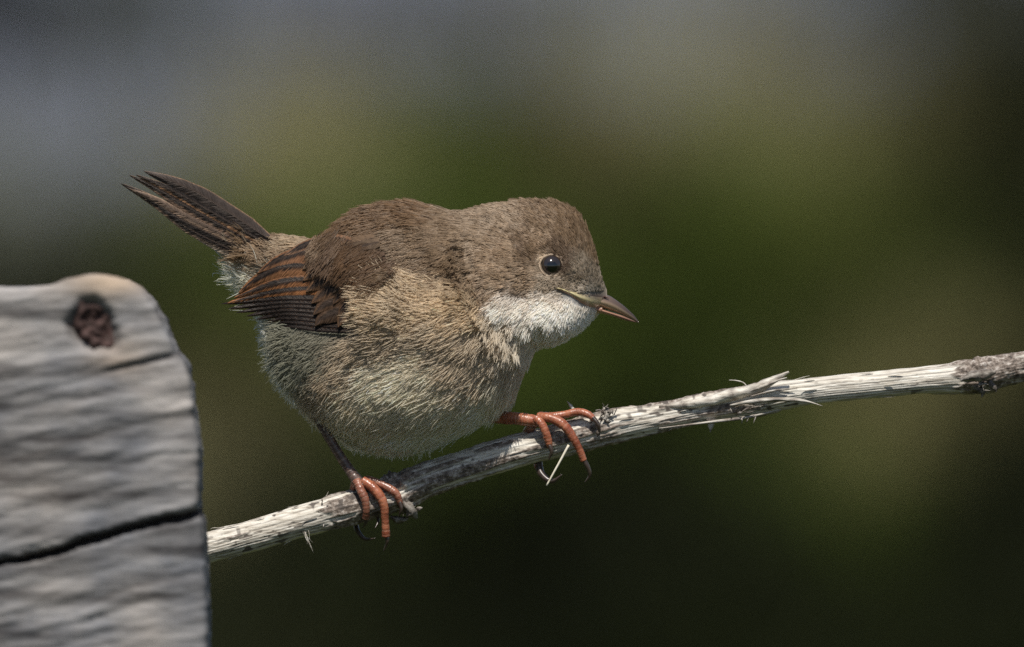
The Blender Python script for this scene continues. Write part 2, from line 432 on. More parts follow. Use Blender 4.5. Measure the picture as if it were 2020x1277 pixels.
TW = np.array([(150, 1165, 31), (300, 1122, 31), (400, 1084, 31), (500, 1056, 32), (600, 1027, 33), (700, 1000, 34), (780, 973, 34), (860, 939, 33), (1000, 896, 33), (1080, 874, 33), (1140, 858, 33),
      (1200, 843, 33), (1300, 824, 29), (1400, 804, 29), (1450, 797, 30), (1500, 788, 31), (1600, 772, 27), (1700, 762, 27), (1800, 752, 27), (1880, 746, 30), (1930, 741, 34), (1980, 731, 29), (2060, 716, 27),
      (2200, 690, 26), (2400, 645, 25), (2700, 560, 23)], float)
ns = 1500; na = 120
cp = catmull(TW, ns)
s_ = np.r_[0, np.cumsum(np.hypot(*np.diff(cp[:, :2], axis=0).T))]
ang = np.linspace(0, 2 * math.pi, na, endpoint=False)
AA, SS = np.meshgrid(ang, s_)
tw = AA + 0.10 * np.sin(SS / 420) + 0.04 * vnoise(SS / 60, 0, 0, 51)
rid = tw / (2 * math.pi) * 19 + 0.8 * np.sin(tw * 2) + 0.5 * np.sin(tw * 3 + 1)
fr_ = rid - np.floor(rid)
rib = 1 - np.abs(fr_ * 2 - 1) ** 5                    # flat ribs with narrow grooves
hsh = hash3(np.floor(rid).astype(np.int64) % 97, np.zeros_like(rid, dtype=np.int64), np.zeros_like(rid, dtype=np.int64), 5)
xx = np.repeat(cp[:, 0][:, None], na, 1)
bk = fbm(SS / 110, np.cos(tw) * 3.2, np.sin(tw) * 3.2, 61, 4) * 1.0
def bump1(c, w): return np.exp(-((xx - c) / w) ** 2)
lowmask = np.clip(-np.sin(AA), -1, 1)
bias = -0.26 + 0.35 * bump1(690, 60) + 0.45 * bump1(850, 120) + 0.3 * bump1(1170, 60) + 0.30 * bump1(1360, 110) + 0.25 * bump1(1460, 60) + 0.9 * bump1(1960, 80) - 0.45 * bump1(1690, 130) - 0.35 * bump1(580, 80)
bark = 1 / (1 + np.exp(-(bk + bias + 0.2 * (np.cos(AA) * 0)) * 28))
R = cp[:, 2][:, None] * (0.90 + 0.055 * rib + 0.03 * hsh * 1.0) + 3.2 * bark + bark * 2.2 * fbm(SS / 12, tw * 5, 0, 71, 3) + 1.2 * vnoise(SS / 35, tw * 3, 0, 73)
R += 5 * bump1(1935, 30) * fbm(SS / 16, tw * 2, 0, 75, 3) * 2 + 6 * bump1(790, 22) * np.clip(fbm(SS / 14, tw * 2, 0, 76, 3) + 0.3, 0, 1) * 2
T = np.gradient(cp[:, :2], axis=0); T /= np.linalg.norm(T, axis=1)[:, None]
# normal in the picture plane (up) and depth; angle 0 = towards the camera, pi/2 = up
up2 = np.stack([T[:, 1], -T[:, 0]], 1)
X = cp[:, 0][:, None] + R * np.sin(AA) * up2[:, 0][:, None]
Y = cp[:, 1][:, None] + R * np.sin(AA) * up2[:, 1][:, None]
Dp = -R * np.cos(AA) + (cp[:, 0][:, None] - 900) * 0.03
groove = np.clip((1 - rib) * 2.2, 0, 1) * (1 - bark) * (0.5 + 0.5 * vnoise(SS / 40, np.floor(rid) * 3.7, 0, 81)) + 0.12 * np.clip(fbm(SS / 130, np.floor(rid) * 5.3, 0, 83, 2) - 0.15, 0, 1) * 2 * (1 - bark)
dash = np.clip((vnoise(SS / 11, rid * 1.4, 0, 85) - 0.45) * 6, 0, 1) * np.clip(vnoise(SS / 90, rid * 0.15, 0, 86) + 0.1 + 0.5 * bump1(1350, 170) + 0.3 * bump1(560, 150) - 0.5 * bump1(1700, 120), 0, 1) * 1.3
groove = np.clip(groove + dash, 0, 0.92)
V = P(X.ravel(), Y.ravel(), Dp.ravel())
twig = mesh_obj('twig', V, grid_faces(ns, na, True), M_STEM, loc=P1(1010, 880, 0), cols={'groove': groove.ravel(), 'bark': bark.ravel()})
tag(twig, 'bleached dead ribbed twig with peeling bark rising to the right under the bird', 'twig')
def depth_tw(x): return (x - 900) * 0.03

def sliver(name, pts, rads, flat=0.35, parent=twig, mat=None, bark=0.0, groove=0.0, n=26, nv=8, rough=0.35, seed=1):
    p = catmull(np.array([list(q) + [r] for q, r in zip(pts, rads)], float), n)
    v, f = tube(p[:, :3], np.maximum(p[:, 3], 0.25), nv, rough=rough, seed=seed, flat=flat)
    gj = np.tile(rng.random(nv) ** 2 * 0.9, n) * (0.4 + 0.6 * rng.random(n * nv)); gj = np.r_[gj, 0.3, 0.3]
    bk_ = np.clip(bark * 0.5 + 0.6 * np.r_[np.repeat(vnoise(np.arange(n) / 3.0, seed, 0, 9), nv), 0, 0], 0, 1)
    return mesh_obj(name, v, f, mat or M_STEM, parent=parent, cols={'groove': np.clip(gj * 0.8 + groove * 0.5, 0, 0.95), 'bark': bk_})
dt = depth_tw
# torn splinter above, splinter below, small shreds
sliver('splinter', [(1300, 803, -8), (1380, 795, -14), (1440, 780, -16), (1490, 766, -18), (1528, 748, -20), (1556, 734, -22)], [5, 13, 15, 13, 9, 3], 0.75, bark=0.55, n=50, nv=12, seed=3)
sliver('splinter', [(1470, 775, -24), (1500, 764, -28), (1530, 752, -30), (1552, 745, -30)], [4, 6, 5, 1.5], 0.5, bark=0.9, seed=5)
sliver('splinter', [(1440, 800, -22), (1500, 790, -30), (1550, 788, -32), (1590, 792, -34), (1622, 801, -36)], [4, 9, 8, 5, 1], 0.5, bark=0.75, n=40, seed=8)
sliver('splinter', [(1480, 782, -30), (1530, 770, -33), (1572, 767, -33)], [3, 4, 1.2], 0.5, bark=1.0, groove=0.4, seed=9)
sliver('splinter', [(1300, 845, -14), (1400, 833, -20), (1480, 822, -20), (1540, 808, -20)], [2, 5, 6, 2], 0.5, bark=0.9, groove=0.5, seed=10)
sliver('bark_shred', [(1438, 750, -5), (1452, 751, -5), (1466, 755, -6), (1474, 763, -8)], [0.8, 1.6, 1.6, 1.2], 0.6, seed=11)
sliver('thorn', [(1402, 828, -10), (1402, 843, -12), (1401, 853, -12)], [13, 6, 0.8], 0.8, bark=0.9, groove=0.3, seed=12)
sliver('thorn', [(1135, 815, 5), (1127, 803, 4), (1119, 792, 3)], [6, 3.5, 0.8], 0.9, bark=0.5, seed=13)
sliver('thorn', [(1925, 762, -15), (1938, 774, -18), (1936, 784, -18)], [12, 6, 1], 0.8, bark=1, groove=1.4, seed=14)
sliver('thorn', [(1950, 755, -15), (1962, 766, -18), (1965, 774, -18)], [10, 5, 1], 0.8, bark=1, groove=1.4, seed=15)
sliver('bark_knob', [(1895, 750, -24), (1920, 742, -32), (1945, 738, -34), (1962, 734, -30)], [5, 14, 13, 5], 0.8, bark=1, groove=0.8, n=30, nv=14, rough=0.7, seed=16)
sliver('bark_knob', [(790, 975, -20), (800, 995, -26), (812, 1010, -20), (822, 1022, -12)], [9, 16, 14, 4], 0.8, bark=1, groove=1.2, n=30, nv=14, rough=0.8, seed=17)
sliver('bark_knob', [(770, 1020, -10), (788, 1026, -12), (806, 1022, -10)], [4, 9, 3], 0.8, bark=1, groove=1.3, rough=0.8, seed=18)
# the curl of bark beside the right foot
sliver('bark_curl', [(1186, 812, -10), (1194, 806, -14), (1198, 815, -24), (1192, 828, -30)], [3, 5, 6, 4], 0.6, bark=1, groove=0.9, n=34, nv=12, rough=0.9, seed=21)
sliver('bark_curl', [(1166, 818, -18), (1176, 832, -30), (1181, 850, -38), (1178, 862, -36)], [5, 6, 6, 2], 0.6, bark=1, groove=0.6, n=30, rough=0.8, seed=24)
rb = random.Random(5)
for (cx_, cy_, nn_, rr_, dd_) in ((1196, 816, 16, 16, -22), (1938, 762, 10, 18, -26), (806, 1006, 12, 18, -22), (1470, 815, 7, 30, -26), (640, 1012, 6, 40, -32)):
    for k_ in range(nn_):
        a_ = rb.uniform(0, 2 * math.pi); l_ = rb.uniform(8, 20); x0 = cx_ + rb.gauss(0, rr_ * 0.4); y0 = cy_ + rb.gauss(0, rr_ * 0.3)
        dx_, dy_ = math.cos(a_) * l_, math.sin(a_) * l_ * 0.8; bd = rb.uniform(-5, 5)
        sliver('bark_shred', [(x0, y0, dd_ + 3), (x0 + dx_ * 0.5 - bd * 0.5, y0 + dy_ * 0.5 + bd, dd_ - 5), (x0 + dx_, y0 + dy_, dd_ - rb.uniform(2, 12))], [2.8, rb.uniform(2, 4.2), 0.5], 0.35, bark=1, groove=rb.uniform(0, 1.3), n=14, nv=8, rough=0.8, seed=300 + k_ + int(cx_))

# small lifted flakes along the stem
for k_ in range(26):
    x0 = random.choice([random.uniform(420, 760), random.uniform(1210, 1500), random.uniform(1500, 1990)])
    i = int(np.argmin(abs(cp[:, 0] - x0))); r0 = cp[i, 2]; an = random.uniform(-1.3, 1.5)
    tx, ty = T[i]; ux, uy = up2[i]
    L_ = random.uniform(12, 38); sgn = random.choice([-1, 1])
    pts = []
    for q, lift in ((0, 0.0), (0.4, 1.5), (0.8, 3.5), (1, 6.0)):
        rr = r0 * 0.99 + 1 + lift * random.uniform(0.3, 1.0)
        pts.append((cp[i, 0] + tx * L_ * q * sgn + rr * math.sin(an) * ux, cp[i, 1] + ty * L_ * q * sgn + rr * math.sin(an) * uy, -rr * math.cos(an) + dt(x0)))
    sliver('bark_flake', pts, [0.8, 1.6, 1.2, 0.4], 0.4, bark=random.choice([0.0, 0.5]), n=10, nv=6, seed=100 + k_)
# frayed fibres hanging left of the foot
for k_ in range(9):
    x0 = 603 + random.uniform(-6, 8); y0 = 1036 + random.uniform(-4, 8)
    ex, ey = random.choice([(22, 60), (10, 34), (18, 40), (2, 28), (24, 30)])
    sliver('fibre', [(x0, y0, -30), (x0 + ex * 0.3 + random.uniform(-6, 6), y0 + ey * 0.45, -34), (x0 + ex * random.uniform(0.8, 1.1), y0 + ey * random.uniform(0.85, 1.05), -33)],
           [1.8, 1.1, 0.4], 0.6, n=12, nv=5, seed=200 + k_)
sliver('fibre', [(640, 985, -5), (644, 978, -6), (648, 970, -6)], [0.8, 0.7, 0.3], 0.8, n=8, nv=5, seed=230)

# straw caught under the foot
p = catmull([(1122, 878, -44), (1100, 918, -46), (1078, 958, -44)], 16)
v, f = tube(p, np.linspace(2.6, 1.7, 16), 7, rough=0.2)
st = mesh_obj('grass_straw', v, f, simple_mat('dry_straw', (0.62, 0.56, 0.42), 0.6, (600.0, (0.75, 0.70, 0.58))))
tag(st, 'short pale dry grass straw hanging below the twig by the right foot', 'straw')

# ================================================================== THE BIRD
bird = empty('bird', P1(880, 930, 0))
tag(bird, 'small brown warbler with white throat perched on the dead twig, head turned down right', 'bird')
# stations: top point, bottom point, half thickness
ST = [((497, 492), (492, 512), 8), ((515, 476), (494, 540), 24), ((550, 466), (512, 590), 42), ((598, 472), (540, 656), 64), ((640, 472), (569, 739), 88), ((680, 437), (616, 808), 110),
      ((740, 409), (670, 850), 134), ((800, 402), (768, 872), 150), ((850, 408), (866, 861), 156), ((888, 420), (948, 824), 150),
      ((915, 421), (1003, 775), 138), ((940, 414), (1042, 708), 122), ((975, 406), (1062, 674), 110), ((1015, 400), (1095, 666), 103),
      ((1060, 396), (1128, 652), 97), ((1098, 400), (1152, 636), 86), ((1134, 416), (1170, 619), 72), ((1160, 455), (1181, 610), 44),
      ((1176, 508), (1188, 606), 28), ((1188, 550), (1193, 602), 18), ((1197, 572), (1198, 598), 11)]
raw = np.array([[a_[0], a_[1], b_[0], b_[1], w] for a_, b_, w in ST], float)
# resample by mid-line
mid = (raw[:, :2] + raw[:, 2:4]) / 2
dist = np.r_[0, np.cumsum(np.linalg.norm(np.diff(mid, axis=0), axis=1) + 4)]
nst = 150
tt = np.linspace(0, dist[-1], nst)
def smooth_interp(t_, d_, col):
    # monotone-ish cubic through points
    m_ = np.gradient(col, d_)
    i = np.clip(np.searchsorted(d_, t_) - 1, 0, len(d_) - 2); h = d_[i + 1] - d_[i]; u = (t_ - d_[i]) / h
    return (2*u**3-3*u**2+1)*col[i] + (u**3-2*u**2+u)*h*m_[i] + (-2*u**3+3*u**2)*col[i+1] + (u**3-u**2)*h*m_[i+1]
rs = np.stack([smooth_interp(tt, dist, raw[:, k]) for k in range(5)], 1)
nvb = 96
an = np.linspace(0, 2 * math.pi, nvb, endpoint=False)
c_, s2 = np.cos(an), np.sin(an)
cx = np.sign(c_) * np.abs(c_) ** 0.92; sx = np.sign(s2) * np.abs(s2) ** 0.92
VX = ((rs[:, 0] + rs[:, 2]) / 2)[:, None] + ((rs[:, 0] - rs[:, 2]) / 2)[:, None] * cx[None]
VY = ((rs[:, 1] + rs[:, 3]) / 2)[:, None] + ((rs[:, 1] - rs[:, 3]) / 2)[:, None] * cx[None]
VD = rs[:, 4][:, None] * sx[None] * (1 + (0.10 + 0.22 * np.clip((tt / tt[-1] - 0.62) / 0.15, 0, 1))[:, None] * (-cx[None])) 
def pl_dist(X, Y, pl):
    X = np.asarray(X, float); Y = np.asarray(Y, float); best = np.full(X.shape, 1e9)
    for (x0, y0), (x1, y1) in zip(pl[:-1], pl[1:]):
        dx, dy = x1 - x0, y1 - y0; t_ = np.clip(((X - x0) * dx + (Y - y0) * dy) / (dx * dx + dy * dy), 0, 1)
        best = np.minimum(best, np.hypot(X - x0 - dx * t_, Y - y0 - dy * t_))
    return best
GRV = [(895, 440), (918, 500), (935, 560), (955, 610), (985, 640)]
GRV2 = [(1003, 625), (1012, 655)]
rel = (-24 * np.exp(-(pl_dist(VX, VY, GRV[1:]) / 8) ** 2) + 9 * np.exp(-(np.hypot(VX - 1000, VY - 535) / 55) ** 2)
       + 15 * np.exp(-(np.hypot((VX - 850) / 95, (VY - 620) / 75)) ** 2) - 6 * np.exp(-(np.hypot(VX - 1087, VY - 525) / 26) ** 2)
       - 6 * np.exp(-(np.hypot((VX - 1140) / 30, (VY - 560) / 14)) ** 2) + 24 * np.exp(-(np.hypot((VX - 1080) / 62, (VY - 630) / 26)) ** 2)
       - 18 * np.exp(-(pl_dist(VX, VY, GRV2) / 7) ** 2)
       - 12 * np.exp(-(np.hypot((VX - 640) / 70, (VY - 590) / 60)) ** 2))
VD = VD + np.sign(VD) * rel * np.clip(np.abs(VD) / 40, 0, 1)
BV = P(VX.ravel(), VY.ravel(), VD.ravel())
BF = grid_faces(nst, nvb, True)
BF.append(tuple(range(nvb))); BF.append(tuple(reversed([(nst - 1) * nvb + j for j in range(nvb)])))

# plumage chart: X, Y, direction the feather points, colour, feather length, part
CR = (.205, .143, .088); NA = (.27, .205, .142); CH = (.30, .225, .155); BA = (.160, .098, .051); MA = (.225, .163, .106); TH = (.84, .81, .76)
BR = (.52, .425, .30); SD = (.44, .375, .285); BE = (.68, .64, .53); LO = (.86, .84, .72); VE = (.76, .76, .68); RU = (.27, .195, .125); LR = (.33, .28, .22)
H_, T_, K_, B_, L_, U_ = 'head_plumage', 'throat_plumage', 'back_plumage', 'breast_plumage', 'belly_plumage', 'undertail_plumage'
CH_ = [
 (1190, 560, -.5, -.85, LR, 12, H_), (1180, 520, -.35, -.93, CR, 20, H_), (1165, 460, -.45, -.9, CR, 24, H_), (1130, 410, -.75, -.65, CR, 26, H_), (1150, 540, -.55, -.8, LR, 16, H_),
 (1130, 480, -.5, -.85, CR, 26, H_), (1080, 400, -.85, -.5, CR, 28, H_), (1080, 450, -.7, -.7, CR, 30, H_), (1020, 400, -.93, -.3, NA, 32, H_), (1020, 450, -.85, -.5, NA, 32, H_),
 (1060, 490, -.85, -.5, CR, 24, H_), (1020, 500, -.95, -.2, CH, 28, H_), (1000, 545, -.98, .1, CH, 30, H_), (1050, 560, -.95, .25, CH, 22, H_), (1090, 565, -.85, .3, LR, 16, H_), (1120, 560, -.8, .1, LR, 12, H_), (1075, 480, -.9, -.4, CH, 18, H_), (1052, 494, -.9, -.35, (.15, .105, .07), 18, H_), (1112, 505, -.6, -.7, (.15, .105, .07), 20, H_), (1125, 535, -.7, -.6, (.15, .11, .08), 14, H_), (1040, 578, -.95, .3, (.2, .15, .11), 22, H_),
 (960, 410, -.97, -.1, NA, 36, H_), (960, 470, -.97, .1, NA, 38, H_), (945, 520, -.9, .42, NA, 36, H_), (955, 560, -.85, .5, CH, 32, H_), (980, 580, -.8, .5, CH, 30, H_),
 (1000, 597, -.75, .6, TH, 34, T_), (1040, 590, -.75, .6, TH, 28, T_), (1085, 595, -.7, .65, TH, 24, T_), (1130, 605, -.45, .9, TH, 24, T_), (1165, 615, -.3, .95, TH, 24, T_), (1190, 608, -.3, .95, TH, 10, T_),
 (1060, 630, -.45, .88, TH, 36, T_), (1110, 640, -.3, .95, TH, 34, T_), (1150, 635, -.25, .97, TH, 30, T_), (1080, 665, -.35, .93, TH, 38, T_), (1120, 662, -.25, .95, TH, 34, T_), (990, 630, -.6, .8, (.62, .56, .46), 44, T_), (1030, 660, -.45, .88, (.66, .61, .52), 44, T_),
 (905, 430, -.97, .1, MA, 48, K_), (905, 490, -.92, .35, MA, 48, K_), (860, 420, -.98, .12, BA, 52, K_), (800, 410, -.98, .15, BA, 54, K_), (750, 425, -.95, .25, BA, 54, K_), (700, 450, -.85, .5, BA, 54, K_), (670, 475, -.75, .65, MA, 50, K_),
 (840, 470, -.95, .3, MA, 54, K_), (780, 480, -.92, .4, BA, 56, K_), (720, 500, -.75, .65, BA, 54, K_), (685, 500, -.5, .87, (.17, .115, .075), 50, K_), (690, 560, -.55, .85, (.10, .065, .042), 44, K_), (715, 585, -.6, .8, (.085, .055, .036), 44, K_), (705, 612, -.75, .6, (.07, .045, .03), 40, K_), (716, 632, -.8, .5, (.06, .04, .028), 34, K_), (735, 672, -.9, .3, SD, 50, B_), (685, 676, -.85, .45, (.26, .24, .19), 50, B_), (672, 600, -.7, .7, (.09, .055, .035), 44, K_), (850, 520, -.93, .35, MA, 50, K_), (790, 530, -.85, .55, BA, 50, K_), (750, 540, -.7, .7, BA, 46, K_), (890, 540, -.85, .5, MA, 40, K_),
 (880, 570, -.97, -.2, BR, 52, B_), (830, 575, -.93, -.3, BR, 58, B_), (790, 580, -.88, -.42, BR, 42, B_), (930, 610, -.93, .25, BR, 50, B_), (880, 620, -.99, .02, BR, 60, B_), (820, 620, -.99, -.05, BR, 52, B_), (782, 622, -.99, -.05, BR, 40, B_),
 (970, 660, -.75, .6, SD, 52, B_), (900, 660, -.95, .2, SD, 62, B_), (830, 660, -.95, .2, SD, 62, B_), (770, 665, -.93, .3, SD, 60, B_), (1030, 700, -.5, .85, SD, 50, B_), (960, 710, -.7, .7, SD, 56, B_),
 (720, 690, -.85, .5, SD, 66, B_), (680, 715, -.75, .65, SD, 60, B_), (860, 710, -.85, .5, BE, 62, B_), (780, 720, -.8, .6, BE, 62, B_),
 (1020, 750, -.5, .8, BE, 50, L_), (980, 790, -.5, .8, LO, 50, L_), (930, 770, -.7, .65, BE, 58, L_), (860, 790, -.7, .7, BE, 58, L_), (780, 800, -.65, .75, BE, 56, L_), (700, 790, -.6, .8, BE, 54, L_), (640, 770, -.65, .75, SD, 54, L_),
 (930, 840, -.45, .85, LO, 48, L_), (860, 860, -.35, .9, LO, 46, L_), (780, 870, -.15, .97, LO, 46, L_), (700, 850, .15, .95, LO, 44, L_), (640, 820, -.3, .9, VE, 44, L_), (590, 800, -.5, .85, VE, 46, L_),
 (560, 740, -.8, .6, VE, 46, U_), (540, 690, -.9, .4, VE, 46, U_), (600, 690, -.85, .5, (.30, .31, .25), 54, U_), (660, 680, -.85, .5, (.30, .30, .24), 56, U_), (530, 650, -.93, .25, VE, 44, U_), (600, 650, -.93, .3, (.28, .28, .22), 50, U_), (505, 590, -.8, -.1, VE, 44, U_), (500, 562, -.93, -.36, (.7, .71, .62), 60, U_), (498, 546, -.93, -.36, (.7, .71, .62), 66, U_), (520, 590, -.88, -.3, (.7, .71, .62), 60, U_),
 (620, 470, -.98, -.02, (.36, .28, .19), 50, K_), (590, 470, -.98, -.05, (.36, .29, .2), 50, K_), (560, 475, -.96, -.2, RU, 46, K_), (530, 480, -.87, -.48, RU, 58, K_), (510, 495, -.87, -.5, RU, 60, K_), (560, 510, -.95, -.2, RU, 44, K_), (520, 506, -.87, -.48, RU, 52, K_), (610, 500, -.95, .1, RU, 46, K_)]
cxy = np.array([[q[0], q[1]] for q in CH_], float); cdir = np.array([[q[2], q[3]] for q in CH_], float); ccol = np.array([q[4] for q in CH_], float)
cL = np.array([q[5] for q in CH_], float); creg = np.array([q[6] for q in CH_])
def chart(X, Y):
    d2 = (X[:, None] - cxy[:, 0]) ** 2 + (Y[:, None] - cxy[:, 1]) ** 2
    w = 1 / (d2 + 60) ** 2; w /= w.sum(1)[:, None]
    ws = 1 / (d2 + 90) ** 3.0; ws /= ws.sum(1)[:, None]
    return w @ cdir, ws @ ccol, w @ cL, creg[np.argmin(d2, 1)]
fx, col, _, _ = chart(VX.ravel(), VY.ravel())
m, t, b, o = newmat('down_under_plumage')
a = attr(t, 'tint'); t.links.new(a.outputs['Color'], b.inputs['Base Color']); b.inputs['Roughness'].default_value = 0.95; b.inputs['Specular IOR Level'].default_value = 0.05
bare = np.exp(-(np.hypot((VX - 1175) / 40, (VY - 595) / 16)) ** 4).ravel()[:, None]
col = col * np.where((VX > 960) & (VY < 600), 0.5, 0.95).ravel()[:, None] * (1 - bare) + np.array([0.10, 0.06, 0.045]) * bare
body = mesh_obj('body', BV, BF, m, parent=bird, cols={'tint': col})
bvh = BVHTree.FromPolygons([tuple(v) for v in BV], BF)

# feather roots spread over the body
VXYZ = BV; tri = []
for f_ in BF[:-2]: tri.append((f_[0], f_[1], f_[2])); tri.append((f_[0], f_[2], f_[3]))
tri = np.array(tri); A3, B3, C3 = VXYZ[tri[:, 0]], VXYZ[tri[:, 1]], VXYZ[tri[:, 2]]
cr = np.cross(B3 - A3, C3 - A3); ar = np.linalg.norm(cr, axis=1) / 2; nrm = cr / (2 * ar[:, None] + 1e-18)
cen = (A3 + B3 + C3) / 3
def toimg(p):
    q = p - CEN; return q @ RIGHT / S + 1010, 638.5 - (q @ UP) / S, (q @ FWD) / S
cxi, cyi, cdi = toimg(cen)
axis_d = 0
# outward test
flip = ((nrm @ FWD) * cdi) < 0
nrm[flip & (np.abs(cdi) > 20)] *= -1
_, _, Lc, _ = chart(cxi, cyi)
facing = np.where(cdi < 25, 1.0, 0.35) * np.where((cxi < 545) & (cyi > 530), 2.2, 1.0)
wgt = ar / (S * S) / (Lc * Lc * 0.36) * facing
OVER = 10.0
nf = int(wgt.sum() * OVER)
pick = rng.choice(len(tri), nf, p=wgt / wgt.sum())
u1 = np.sqrt(rng.random(nf)); u2 = rng.random(nf)
root = A3[pick] * (1 - u1)[:, None] + B3[pick] * (u1 * (1 - u2))[:, None] + C3[pick] * (u1 * u2)[:, None]
Xr, Yr, Dr = toimg(root)
# leave the eye and the folded wing free
dirs, fcol, flen, freg = chart(Xr, Yr)
WING = np.array([(600, 505), (636, 496), (690, 520), (736, 558), (754, 600), (750, 652), (712, 662), (620, 634), (560, 590)], float)
FRONT = np.array([(668, 510), (700, 520), (745, 556), (748, 600), (746, 646), (700, 650), (660, 632), (660, 560)], float)
def inpoly(X, Y, pl):
    c = np.zeros(len(X), bool); j = len(pl) - 1
    for i in range(len(pl)):
        xi, yi = pl[i]; xj, yj = pl[j]
        c ^= ((yi > Y) != (yj > Y)) & (X < (xj - xi) * (Y - yi) / (yj - yi + 1e-9) + xi); j = i
    return c
EYE = (1087, 525)
de = np.hypot(Xr - EYE[0], Yr - EYE[1])
ok = ~(inpoly(Xr, Yr, WING) & (Dr < 0)) & (de > 22)
bill_zone = inpoly(Xr, Yr, [(1096, 565), (1130, 571), (1165, 577), (1200, 577), (1215, 577), (1215, 610), (1184, 612), (1146, 598), (1108, 579)]) & (Dr < 0) | inpoly(Xr, Yr, [(1180, 583), (1215, 578), (1215, 610), (1184, 606)])
ok &= ~bill_zone
ok &= ~((freg == 'back_plumage') & (Xr < 535) & (Yr > 532))
ok &= ~((pl_dist(Xr, Yr, GRV[1:]) < 6) & (Dr < 0)) & ~((pl_dist(Xr, Yr, GRV2) < 5) & (Dr < 0))
ok &= ~((freg == 'undertail_plumage') & (Xr < 560) & (Yr < 548))
ok &= ~((freg == 'undertail_plumage') & (Xr < 610) & (Yr > 564) & (Yr < 642) & (Dr < 0))
root, Xr, Yr, Dr, dirs, fcol, flen, freg, de, pick = [q[ok] for q in (root, Xr, Yr, Dr, dirs, fcol, flen, freg, de, pick)]
nf = len(root)
dirs = dirs / (np.linalg.norm(dirs, axis=1)[:, None] + 1e-9)
ja = rng.normal(0, 1, nf) * np.select([(freg == 'head_plumage') | (freg == 'back_plumage'), freg == 'breast_plumage'], [0.08, 0.12], 0.16)
dirs = np.stack([dirs[:, 0] * np.cos(ja) - dirs[:, 1] * np.sin(ja), dirs[:, 0] * np.sin(ja) + dirs[:, 1] * np.cos(ja)], 1)
t3 = dirs[:, :1] * RIGHT - dirs[:, 1:] * UP
n3 = nrm[pick]
t3 = t3 - n3 * np.sum(t3 * n3, 1)[:, None]
tl = np.linalg.norm(t3, axis=1); back = FWD[None] * np.where(np.sum(n3 * FWD, 1) < 0, 1, -1)[:, None]
t3 = t3 / (tl[:, None] + 1e-9)
L = flen * rng.uniform(0.75, 1.25, nf)
# feathers that point at the eye stop at its rim
toe = np.stack([EYE[0] - Xr, EYE[1] - Yr], 1); cosang = np.sum(toe * dirs, 1) / (de + 1e-9)
hit = (cosang > 0.6) & (de < 27 + L) & (Dr < 0)
L[hit] = np.clip(de[hit] - 24, 3, 60)
onm_ = inpoly(Xr, Yr, [(650, 476), (700, 466), (800, 530), (790, 562), (732, 558), (690, 520), (640, 496)]) & (Dr < 0)
lift = 0.06 + rng.normal(0, 0.016, nf) + 0.018 * vnoise(Xr / 28, Yr / 28, Dr / 28, 41)
tuft = np.exp(-(np.hypot((Xr - 790) / 60, (Yr - 610) / 55)) ** 2)
lift = lift + 0.16 * tuft + 0.10 * (freg == 'throat_plumage')
head = freg == 'head_plumage'
L = np.where(onm_, L * 0.8, L); fcol[onm_] *= np.array([0.72, 0.66, 0.6])
lift[head] *= 0.8; lift[freg == 'back_plumage'] *= 0.6; lift[freg == 'belly_plumage'] *= 0.55; lift[freg == 'breast_plumage'] *= 0.8
fringe = ((freg == 'undertail_plumage') & (Xr < 600) & (Yr > 640)) | ((freg == 'belly_plumage') & ((Yr > 835) | (Xr > 1000)))
lift = lift + np.where(fringe, 0.07 + rng.normal(0, 0.04, nf), 0)
nk = 6; ak = np.linspace(0, 1, nk)
RN = np.zeros((nf, nk, 3)); NNk = np.zeros((nf, nk, 3))
onm = inpoly(Xr, Yr, [(650, 476), (700, 466), (800, 530), (790, 562), (732, 558), (690, 520), (640, 496)]) & (Dr < 0)
raised = np.where(onm, 29.0, 0.0) + 34 * np.exp(-(np.hypot((Xr - 775) / 40, (Yr - 605) / 48)) ** 2) * (Dr < 0) * (Xr > 745)
raised = raised + 14 * (Xr < 548) * (Yr < 532) * (Dr < 0) * (freg == 'back_plumage')
free = np.where((Xr < 545) & (Yr < 600), 0.95, np.where(freg == 'throat_plumage', 0.5, np.where(fringe, 0.6, 0.32)))
for k in range(nk):
    lin = root + t3 * (L * S * ak[k])[:, None]
    near_ = np.empty((nf, 3)); nn_ = np.empty((nf, 3))
    for i in range(nf):
        co, no, _, _ = bvh.find_nearest(lin[i]); near_[i] = co; nn_[i] = no
    s_g = np.where(np.sum(nn_ * n3, 1) < 0, -1, 1); nn_ *= s_g[:, None]
    fr2 = (free * ak[k] ** 2)[:, None]
    RN[:, k] = near_ * (1 - fr2) + lin * fr2 + nn_ * ((1.0 + raised + lift * L * ak[k] ** 1.3 + 2 * ak[k] * rng.random(nf)) * S)[:, None]
    NNk[:, k] = nn_
def rach(idx, a_):
    x = np.clip(a_, 0, None) * (nk - 1); i0 = np.clip(np.floor(x).astype(int), 0, nk - 2); fr = (x - i0)[..., None]
    return RN[idx, i0] * (1 - fr) + RN[idx, i0 + 1] * fr, NNk[idx, np.clip(i0, 0, nk - 1)]
